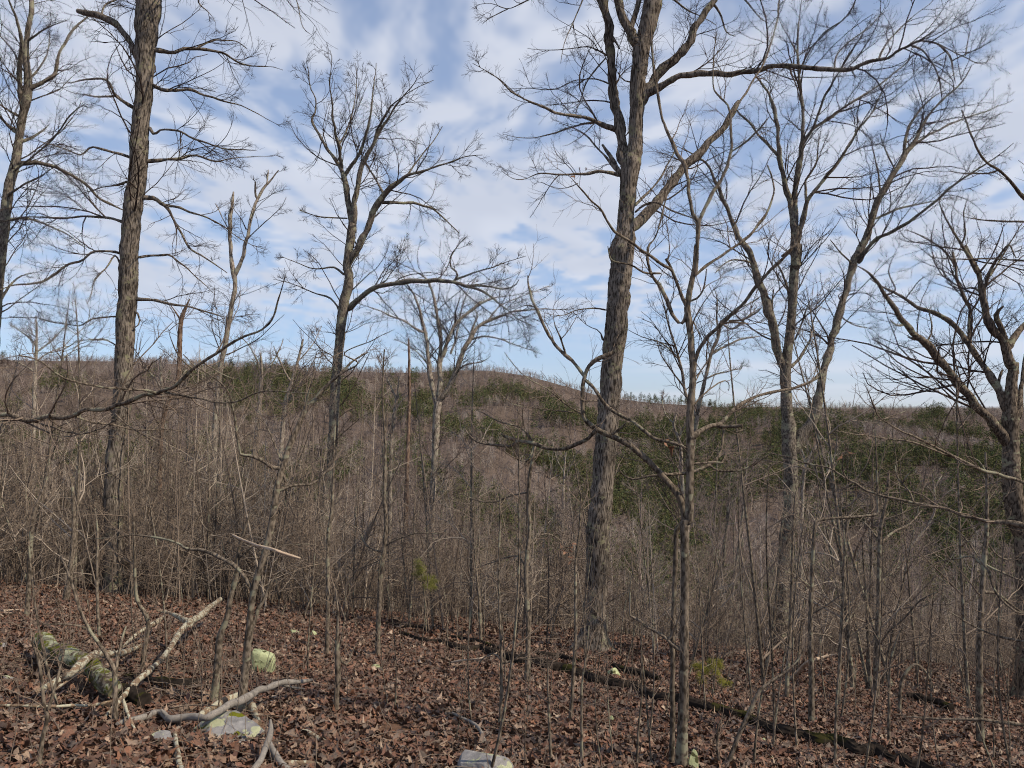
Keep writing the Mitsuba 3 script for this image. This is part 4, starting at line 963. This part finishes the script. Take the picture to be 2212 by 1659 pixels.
LEAF_TONES = np.array([(0.145, 0.080, 0.059), (0.105, 0.064, 0.050), (0.180, 0.120, 0.090), (0.25, 0.190, 0.150), (0.125, 0.100, 0.086), (0.165, 0.085, 0.055), (0.066, 0.048, 0.043), (0.30, 0.24, 0.19)])
TONE_P = np.array([0.24, 0.20, 0.17, 0.08, 0.14, 0.06, 0.09, 0.02])


def leaf_patch(seed, n, side, small, big, lift_to):
    rng = np.random.default_rng(seed)
    ms, cs = [], []
    for k in range(n):
        V, F = leaf(rng, small + (big - small) * rng.random() ** 2.0)
        ax, ay, az = rng.normal() * 0.30, rng.normal() * 0.30, rng.uniform(0, 6.28)
        if rng.random() < 0.05:
            ax += rng.choice([-1, 1]) * rng.uniform(0.5, 1.2)
        Rz = np.array([[math.cos(az), -math.sin(az), 0], [math.sin(az), math.cos(az), 0], [0, 0, 1]])
        Rx = np.array([[1, 0, 0], [0, math.cos(ax), -math.sin(ax)], [0, math.sin(ax), math.cos(ax)]])
        Ry = np.array([[math.cos(ay), 0, math.sin(ay)], [0, 1, 0], [-math.sin(ay), 0, math.cos(ay)]])
        V = V @ (Rx @ Ry @ Rz).T
        V = V + [rng.uniform(-side / 2, side / 2), rng.uniform(-side / 2, side / 2), rng.uniform(0.005, lift_to)]
        c = LEAF_TONES[rng.choice(8, p=TONE_P)] * rng.uniform(0.60, 1.02)
        ms.append((V, F))
        cs.append(np.tile(c, (len(V), 1)) * rng.uniform(0.88, 1.12, (len(V), 1)))
    V, F = join(ms)
    return V, F, np.vstack(cs)


for v in range(6):
    V, F, C = leaf_patch(500 + v, 1050, 1.25, 0.028, 0.098, 0.045)
    group_of(f'leaf_model_{v}', {'all': mikit.ply((V, F), 'leaf', smooth=True, color=C)})
for v in range(4):
    V, F, C = leaf_patch(520 + v, 700, 2.4, 0.065, 0.13, 0.055)
    group_of(f'far_leaf_model_{v}', {'all': mikit.ply((V, F), 'leaf', smooth=True, color=C)})
labels['fallen_leaves'] = {'kind': 'stuff', 'label': 'deep litter of curled reddish-brown dead leaves', 'category': 'leaves'}


def tilt_at(x, y, e=0.5):
    gx = float(ground(x + e, y) - ground(x - e, y)) / (2 * e)
    gy = float(ground(x, y + e) - ground(x, y - e)) / (2 * e)
    return math.degrees(math.atan(gy)), -math.degrees(math.atan(gx))


rng = np.random.default_rng(9)
n = 1
for y in np.arange(3.6, 15.0, 0.98):
    for x in np.arange(-0.70 * y - 1.2, 0.70 * y + 1.2, 0.98):
        X, Y = x + rng.normal() * 0.12, y + rng.normal() * 0.12
        scene[f'fallen_leaves__{n:04d}'] = copy(f'leaf_model_{rng.integers(6)}', put(X, Y, float(ground(X, Y)), 1.0, rng.uniform(0, 360), tilt_at(X, Y)))
        n += 1
for y in np.arange(15.5, 32.0, 1.9):
    for x in np.arange(-0.70 * y - 1.2, 0.70 * y + 1.2, 1.9):
        X, Y = x + rng.normal() * 0.3, y + rng.normal() * 0.3
        scene[f'fallen_leaves__{n:04d}'] = copy(f'far_leaf_model_{rng.integers(4)}', put(X, Y, float(ground(X, Y)), 1.0, rng.uniform(0, 360), tilt_at(X, Y)))
        n += 1

# thin twigs and dry stems lying in and standing out of the litter
S0, S1, r_ = [], [], []
for k in range(2300):
    y = 4 + 16 * rng.random() ** 0.8
    x = rng.uniform(-0.68, 0.68) * y
    if k > 1950:          # the tangle round the mossy log
        x, y = rng.uniform(-5.2, -2.4), rng.uniform(6.6, 9.4)
    a = rng.uniform(0, 6.28)
    L = rng.uniform(0.15, 0.7)
    h0, h1 = 0.04, rng.uniform(0.03, 0.12)
    if k % 3 == 0:
        h0, h1, L = -0.02, rng.uniform(0.15, 0.75), rng.uniform(0.03, 0.25)
    x1, y1 = x + L * math.cos(a), y + L * math.sin(a)
    p0, p1 = np.array([x, y, float(ground(x, y)) + h0]), np.array([x1, y1, float(ground(x1, y1)) + h1])
    mid = (p0 + p1) / 2 + rng.normal(size=3) * 0.08 * np.linalg.norm(p1 - p0)
    S0.append([p0, (p0 + mid) / 2 + rng.normal(size=3) * 0.01, mid, (p1 + mid) / 2 + rng.normal(size=3) * 0.01, p1])
    r = rng.uniform(0.0016, 0.0045) * (1.5 if k > 1950 else 1)
    r_.append(np.linspace(r, r * 0.5, 5))
scene['ground_twigs'] = mikit.ply(tubes(np.array(S0), np.array(r_), 4), 'twig_bark_light', smooth=True)
labels['ground_twigs'] = {'kind': 'stuff', 'label': 'thin dry twigs and stems scattered through the leaf litter', 'category': 'twigs'}

# ------------------------------------------------------------------ logs and fallen branches


def on_ground(text, heights, step=7.0, seed=1, wob=0.45):
    """A traced line lying on the ground (or held above it by heights, metres) -> points, radii."""
    rng = np.random.default_rng(seed)
    line, q = smooth_line(parse(text), step, rng, wob)
    hs = np.interp(np.linspace(0, 1, len(line)), np.linspace(0, 1, len(heights)), heights)
    P, R = [], []
    for (a, b, w), h in zip(line, hs):
        p = ground_hit(a, b, h)
        P.append(p)
        R.append(w * p[1] / FPX / 2)
    P, R = np.array(P), np.array(R)
    for _ in range(4):
        P[1:-1] = (P[:-2] + 2 * P[1:-1] + P[2:]) / 4
    return P, R


def log(name, label, category, text, heights, bark, rough, seed, sides=28, limbs=(), inner='dead_wood', step=7.0, group=None, ridges=5.0, stretch=4.0):
    k = thing(name, label, category, group)
    P, R = on_ground(text, heights, step, seed)
    part(k, 'trunk' if category == 'log' else 'stick', mikit.ply(tubes(P[None], R[None], sides, True, bark_disp(rough, ridges, stretch, seed)), bark, smooth=45))
    for j, (t, hh) in enumerate(limbs):
        P2, R2 = on_ground(t, hh, step, seed + 7 + j)
        part(k, 'limb', mikit.ply(tubes(P2[None], R2[None], 12, True, bark_disp(rough * 0.5, 6, 6, seed + j)), bark, smooth=45))
    return k


log('fallen_log', 'long charred black log running from the middle of the scene down to the lower right', 'log',
    'Z 862 1366 10, 907 1381 12, 971 1394 15, 1035 1403 18, 1099 1417 22, 1179 1437 30, 1240 1452 26, 1291 1466 28, 1342 1481 27, 1438 1505 24, 1502 1521 28, 1598 1547 25, 1694 1577 27, 1758 1597 30, 1858 1621 31, 1920 1641 33, 2016 1667 36, 2150 1705 38', [0.05, 0.08, 0.06, 0.08, 0.05, 0.07], 'charred_wood', 0.036, 3, 36, ridges=3.0, stretch=1.6)
log('fallen_log', 'thin charred log lying just behind the upper part of the long black log', 'log', 'H 1080 768 26, 1160 775 28, 1250 795 30, 1340 815 30, 1440 850 26', [0.06, 0.08], 'charred_wood', 0.02, 5, 20)
log('fallen_log', 'blackened thin log at the far end of the long charred log', 'log', 'H 670 680 18, 780 695 22, 900 715 24, 1000 740 20', [0.06, 0.08], 'charred_wood', 0.02, 6, 20)
log('fallen_log', 'short dark weathered log behind the black log right of the thickest trunk', 'log', 'I 540 965 36, 640 990 44, 740 1010 46, 850 1045 36', [0.1, 0.1], 'charred_wood', 0.03, 7, 24)
log('fallen_log', 'dark log behind the black log by the thickest trunk foot', 'log', 'H 1690 880 26, 1780 895 34, 1880 915 34, 1980 940 28', [0.08, 0.08], 'charred_wood', 0.02, 8, 20)
log('fallen_log', 'dark rotten log half hidden in the thicket at the lower right', 'log', 'J 1420 1165 40, 1500 1180 46, 1620 1210 46, 1730 1245 40', [0.12, 0.12], 'charred_wood', 0.03, 9, 24)
k = log('fallen_log', 'mossy lichen-spotted log with a grey broken end at the lower left', 'log', 'G 250 775 60, 275 800 105, 340 850 122, 430 900 126, 520 945 124, 620 1010 122, 710 1070 118, 790 1120 104', [0.25, 0.22, 0.18], 'mossy_wood', 0.022, 10, 40, step=4.0)
log('fallen_log', 'flat dark charred log end behind the mossy log', 'log', 'G 830 1060 60, 950 1065 74, 1100 1075 76, 1250 1085 66, 1400 1085 36', [0.05, 0.05], 'charred_wood', 0.03, 12, 28)
log('fallen_log', 'black hollow rotten stump end below the mossy log', 'log', 'G 800 1130 90, 860 1170 120, 920 1200 130, 965 1215 120', [0.08, 0.10], 'charred_wood', 0.03, 13, 32)
log('fallen_branch', 'thick lichen-crusted branch lying across the mossy log', 'branch', 'G 240 1150 22, 300 1110 38, 370 1080 48, 450 1035 54, 530 975 56, 590 920 58, 640 893 56, 700 888 50, 780 885 44, 860 865 36, 950 830 20', [0.10, 0.20, 0.32, 0.30, 0.16], 'lichen_wood', 0.012, 14, 20, [('G 560 1000 24, 480 1050 20, 420 1090 14, 330 1170 8', [0.25, 0.1])])
log('fallen_branch', 'forked lichen-spotted branch propped up from the rotten stump to the right', 'branch', 'G 700 1325 16, 760 1260 34, 820 1195 40, 880 1120 46, 950 1055 42, 1040 970 38, 1110 900 38, 1170 800 42, 1225 730 38, 1285 680 50, 1345 635 44, 1420 570 36, 1490 520 28', [0.05, 0.15, 0.28, 0.40, 0.5], 'lichen_wood', 0.010, 15, 18,
    [('G 1285 685 44, 1230 655 40, 1180 625 30, 1120 605 22, 1050 595 12', [0.42, 0.45]), ('G 830 1200 26, 860 1290 24, 890 1360 20, 915 1410 10', [0.18, 0.03])])
log('fallen_branch', 'thin grey lichen branch above the mossy log, reaching to the forked branch', 'branch', 'G 835 835 14, 900 780 22, 980 730 26, 1050 680 32, 1100 640 18', [0.12, 0.3], 'lichen_wood', 0.006, 16, 14)
log('fallen_branch', 'long grey bent branch lying behind the boulder, rising to the right', 'branch', 'G 790 1365 30, 880 1332 42, 1000 1310 42, 1100 1290 42, 1150 1340 46, 1250 1332 48, 1380 1312 52, 1500 1280 52, 1580 1230 52, 1660 1172 52, 1780 1130 46, 1900 1092 38, 2030 1085 28, 2110 1066 12', [0.04, 0.06, 0.14, 0.22, 0.25, 0.22], 'grey_wood', 0.008, 17, 18,
    [('G 1900 1095 20, 1990 1110 16, 2060 1120 8', [0.2, 0.1]), ('G 1150 1340 20, 1110 1290 26, 1090 1275 18', [0.08, 0.14])], step=5.0)
log('fallen_branch', 'pale lichen-covered branch leaning behind the grey bent branch', 'branch', 'G 1340 1310 40, 1450 1240 56, 1550 1192 62, 1640 1165 50', [0.06, 0.12], 'lichen_wood', 0.008, 18, 18)
log('fallen_branch', 'short thick whitish lichen branch at the foot of the forked sapling', 'branch', 'G 1660 1190 60, 1690 1230 62, 1725 1290 52, 1760 1355 30', [0.10, 0.05], 'lichen_wood', 0.012, 19, 18)
log('fallen_branch', 'long thin pale stick lying level at the left edge', 'branch', 'G -40 1235 14, 200 1240 20, 400 1245 20, 600 1230 20, 760 1205 16', [0.06, 0.08], 'lichen_wood', 0.003, 20, 10)
log('fallen_branch', 'pale lichen stick in front of the boulder at the bottom edge', 'branch', 'G 1180 1425 30, 1195 1540 34, 1215 1640 40, 1240 1720 40', [0.06, 0.06], 'lichen_wood', 0.006, 21, 14)
log('fallen_branch', 'forked grey stick standing in the leaves right of the boulder', 'branch', 'G 1700 1680 46, 1780 1570 46, 1812 1460 40, 1822 1330 14', [0.03, 0.12, 0.28], 'grey_wood', 0.006, 22, 14, [('G 1818 1490 36, 1850 1580 44, 1900 1640 50, 1960 1690 50', [0.1, 0.03])])
log('fallen_branch', 'crumbling lichen stick lying right of the forked grey stick', 'branch', 'G 2040 1410 30, 2090 1430 46, 2150 1460 40, 2212 1500 26', [0.03, 0.03], 'lichen_wood', 0.012, 23, 14)
log('fallen_branch', 'weathered grey stick lying in the leaves at bottom centre', 'branch', 'H 1120 1290 18, 1200 1320 26, 1270 1350 28, 1310 1400 30, 1330 1470 30', [0.05, 0.06], 'grey_wood', 0.005, 24, 12)
log('fallen_branch', 'pale rotted stick at the bottom edge left of the bottom rock', 'branch', 'H -20 1630 40, 80 1640 46, 200 1648 40, 260 1655 20', [0.03, 0.03], 'lichen_wood', 0.012, 25, 14)
log('fallen_branch', 'white-barked broken stick caught high in the forked sapling', 'branch', 'G 1570 85 12, 1640 120 18, 1700 142 21, 1850 190 22, 2025 236 23', [1.55, 1.65], 'dead_wood', 0.003, 26, 12)
log('fallen_branch', 'curved pale branch bowed over in the right-hand thicket', 'branch', 'J 640 1060 28, 690 1000 26, 750 950 24, 850 910 20, 950 890 10', [0.05, 0.5, 0.6], 'dead_wood', 0.004, 27, 12)
log('fallen_branch', 'grey branch bowed over the leaves left of the young tree', 'branch', 'H 1110 945 12, 1230 930 16, 1330 910 16, 1420 880 8', [0.1, 0.3], 'dead_wood', 0.003, 28, 10)
log('fallen_branch', 'thin pale stick lying level among the leaves at the far left', 'branch', 'G -20 598 14, 80 600 16, 225 602 12', [0.05, 0.06], 'dead_wood', 0.002, 29, 10)

# ------------------------------------------------------------------ rocks


def rock(label, text, seed, bark='rock_stone', flat=0.6, rise=0.3, angular=False, name='rock'):
    """text: x y width height in zone pixels; the rock sits where its lower edge meets the ground."""
    z, *v = text.split()
    z, (x, y, w, h) = ZONES[z], map(float, v)
    cx, cy, w, h = z[0] + x * z[2], z[1] + y * z[2], w * z[2], h * z[2]
    p = ground_hit(cx, cy + h * 0.35)
    half = w * p[1] / FPX / 2
    rng = np.random.default_rng(seed)
    m = trimesh.creation.icosphere(subdivisions=5 if w > 60 else 4)
    V = np.array(m.vertices)
    for _ in range(9 if angular else 6):          # broken faces
        n = rng.normal(size=3)
        n[2] = abs(n[2]) * 0.8
        n /= np.linalg.norm(n)
        c = rng.uniform(0.55, 0.85)
        over = np.maximum(V @ n - c, 0)
        V = V - over[:, None] * n * 0.92
    if angular:
        V = np.array(m.vertices)
        V = V / np.linalg.norm(V, ord=7, axis=1, keepdims=True) * [0.95, 0.9, 0.85] + [0.0, 0.0, 0.1]
        V[:, 2] -= 0.18 * V[:, 0]
    V = V * (1 + 0.16 * (meshkit.fbm(V * 1.7 + seed, 3, seed)[:, None] - 0.5) + 0.07 * (meshkit.fbm(V * 7.0 + seed, 3, seed + 1)[:, None] - 0.5))
    tall = max(h * p[1] / FPX * rise * 2, half * 0.25)
    V = V * [half, half * flat, tall]
    a = rng.uniform(-0.3, 0.3)
    V = V @ np.array([[math.cos(a), -math.sin(a), 0], [math.sin(a), math.cos(a), 0], [0, 0, 1]]).T + p + [0, half * flat * 0.5, tall * 0.02]
    k = key_for(name)
    labels[k] = {'label': label, 'category': 'rock'}
    scene[k] = mikit.ply((V, np.array(m.faces)), bark, smooth=35)


rock('large grey boulder with pale green lichen patches in the left foreground', 'G 1500 1405 520 185', 1, flat=0.85, rise=0.34)
rock('low grey speckled rock beside the left end of the large boulder', 'G 1080 1475 220 100', 2, flat=0.7, rise=0.40)
rock('square block of rock wholly covered in pale yellow-green lichen', 'G 1768 990 160 120', 3, 'lichen_stone', 0.75, 0.62, True)
rock('rock with green lichen and moss cut off by the bottom edge of the view', 'H 1290 1660 470 150', 4, flat=0.7, rise=0.5)
rock('small two-toned rock in the leaves right of the pair of straight saplings', 'H 600 985 130 46', 5, 'lichen_stone', 0.6, 0.35)
rock('flat bluish-grey rock in the leaves at bottom centre', 'H 812 1268 130 44', 6, flat=0.6, rise=0.35)
rock('pale greenish round rock left of the pair of straight saplings', 'H 172 762 62 40', 7, 'lichen_stone', 0.8, 0.5)
rock('whitish flat rock next to the pale round rock', 'H 48 742 110 44', 8, 'lichen_stone', 0.6, 0.35)
rock('greenish rock at the foot of the grey young tree', 'I 1092 1640 80 120', 9, 'lichen_stone', 0.9, 0.6)
rock('pale lichen rock lying against the charred log', 'I 548 1030 96 66', 10, 'lichen_stone', 0.7, 0.5)
rock('small pale rock among leaves left of the young tree', 'I 532 1340 52 46', 11, 'lichen_stone', 0.7, 0.5)
rock('small whitish rock below the charred log right of the leaning sapling', 'I 1565 1482 66 40', 12, 'lichen_stone', 0.7, 0.4)
rock('tiny white rock at the bottom right among leaves', 'I 1630 1600 50 34', 13, 'lichen_stone', 0.7, 0.4)
rock('blue-grey rock cut off by the left edge above the mossy log', 'G 16 830 60 50', 14, flat=0.7, rise=0.4)
rock('grey rock at the left edge below the mossy log', 'G 40 1060 150 60', 15, flat=0.7, rise=0.3)
rock('small white rock beyond the far end of the charred log', 'H 770 600 42 26', 16, 'lichen_stone', 0.7, 0.5)
rock('pale green rock in the leaves left of the forked lichen branch tip', 'G 1365 655 40 30', 17, 'lichen_stone', 0.7, 0.5)

# ------------------------------------------------------------------ small pines and clinging dead leaves


def tuft(rng, c, size, n):
    d = rng.normal(size=(n, 3))
    d[:, 2] = d[:, 2] * 0.8 + 0.5
    d /= np.linalg.norm(d, axis=1, keepdims=True)
    s = size * rng.uniform(0.6, 1.1, (n, 1))
    a = c + rng.normal(size=(n, 3)) * size * 0.12
    mid = a + d * s * 0.55
    end = a + d * s + np.stack([np.zeros(n), np.zeros(n), -0.12 * s[:, 0]], 1)
    return tubes(np.stack([a, mid, end], 1), np.tile([0.0016, 0.0013, 0.0005], (n, 1)), 3)


def small_pine(label, y, stem, tufts, seed, tone, r):
    rng = np.random.default_rng(seed)
    k = thing('small_pine', label, 'pine')
    line, q = smooth_line(parse(stem)[::-1], 8, rng, 0.1)
    P, R = lift(line, np.full(len(line), y))
    P, R = down_to_ground(P, R)
    part(k, 'stem', mikit.ply(tubes(P[None], R[None], 8), 'sapling_bark', smooth=True))
    for x_, y_, w in parse(tufts):
        p = at_depth(x_, y_, y + rng.normal() * 0.15)
        size = w * y / FPX / 2
        j = np.argmin(np.linalg.norm(P - p, axis=1) + np.maximum(P[:, 2] - p[2], 0) * 2)
        ms = [tuft(rng, p + rng.normal(size=3) * size * 0.3, size * 0.95, 70) for _ in range(r)]
        arm = tubes(np.array([[P[j], (P[j] + p) / 2 - [0, 0, 0.03], p]]), np.array([[0.005, 0.004, 0.003]]), 5)
        kk = part(k, 'needle_tuft', mikit.ply(join(ms), tone, smooth=True))
        labels[kk] = {'kind': 'stuff'}
        part(k, 'twig', mikit.ply(arm, 'sapling_bark', smooth=True))


diffuse('yellow_needles', (0.23, 0.23, 0.06))
diffuse('green_needles', (0.17, 0.18, 0.06))
small_pine('yellow-green seedling pine just behind the charred log, right of the grey young tree', float(np.clip(ground_hit(1545, 1512)[1] + 0.6, 8, 16)), 'I 1210 900 6, 1215 1000 8, 1230 1100 9, 1240 1250 10', 'I 1200 935 110, 1120 970 100, 1260 965 90, 1165 1000 90, 1130 1050 80, 1270 1070 90, 1310 1095 60, 1210 1160 90, 1220 1200 70, 1310 1205 90, 1230 1010 80', 71, 'yellow_needles', 3)
small_pine('small green pine standing beyond the far end of the charred log', 16.0, 'H 905 240 8, 915 350 10, 930 500 12, 935 620 12', 'H 900 285 90, 910 320 90, 935 385 90, 985 405 90, 890 360 80, 960 440 80, 990 440 70', 72, 'green_needles', 4)


def hanging_leaves(label, zone, y, n, size, seed):
    rng = np.random.default_rng(seed)
    k = thing('dead_leaf_spray', label, 'dead leaves')
    c = at_depth(*parse(zone)[0, :2], y)
    for _ in range(n):
        V, F = leaf(rng, size * rng.uniform(0.7, 1.2))
        a = rng.normal(size=3)
        M = trimesh.transformations.rotation_matrix(rng.uniform(0, 6.28), a)[:3, :3]
        V = V @ M.T + c + rng.normal(size=3) * [size * 0.9, size * 0.6, size * 1.2]
        C = np.tile(np.array([0.14, 0.080, 0.055]) * rng.uniform(0.7, 1.3), (len(V), 1))
        part(k, 'leaf', mikit.ply((V, F), 'leaf', smooth=True, color=C))
    tw = np.array([[c + [0, 0, size * 2.2], c + [0.01, 0, size], c + [0, 0.01, -size]]])
    part(k, 'twig', mikit.ply(tubes(tw, np.array([[0.004, 0.003, 0.002]]), 5), 'twig_bark', smooth=True))


hanging_leaves('spray of dead reddish-brown leaves clinging beside the thickest trunk', 'H 1910 205 10', 13.0, 10, 0.075, 81)
hanging_leaves('spray of dead brown leaves hanging left of the young tree above the log', 'I 900 960 10', 10.0, 9, 0.09, 82)
hanging_leaves('curled tan dead leaf pair hanging by the twin-trunked tree', 'F 1140 1270 10', 9.0, 3, 0.07, 83)
hanging_leaves('single tan dead leaf hanging left of the grey young tree', 'F 38 1215 10', 6.9, 2, 0.07, 84)
hanging_leaves('small red-brown dead leaf spray in the right thicket', 'J 1020 450 10', 14.0, 4, 0.08, 85)
hanging_leaves('two withered leaves on a twig tip against the sky left of the thickest trunk', 'B 1510 1082 10', 6.7, 2, 0.05, 86)
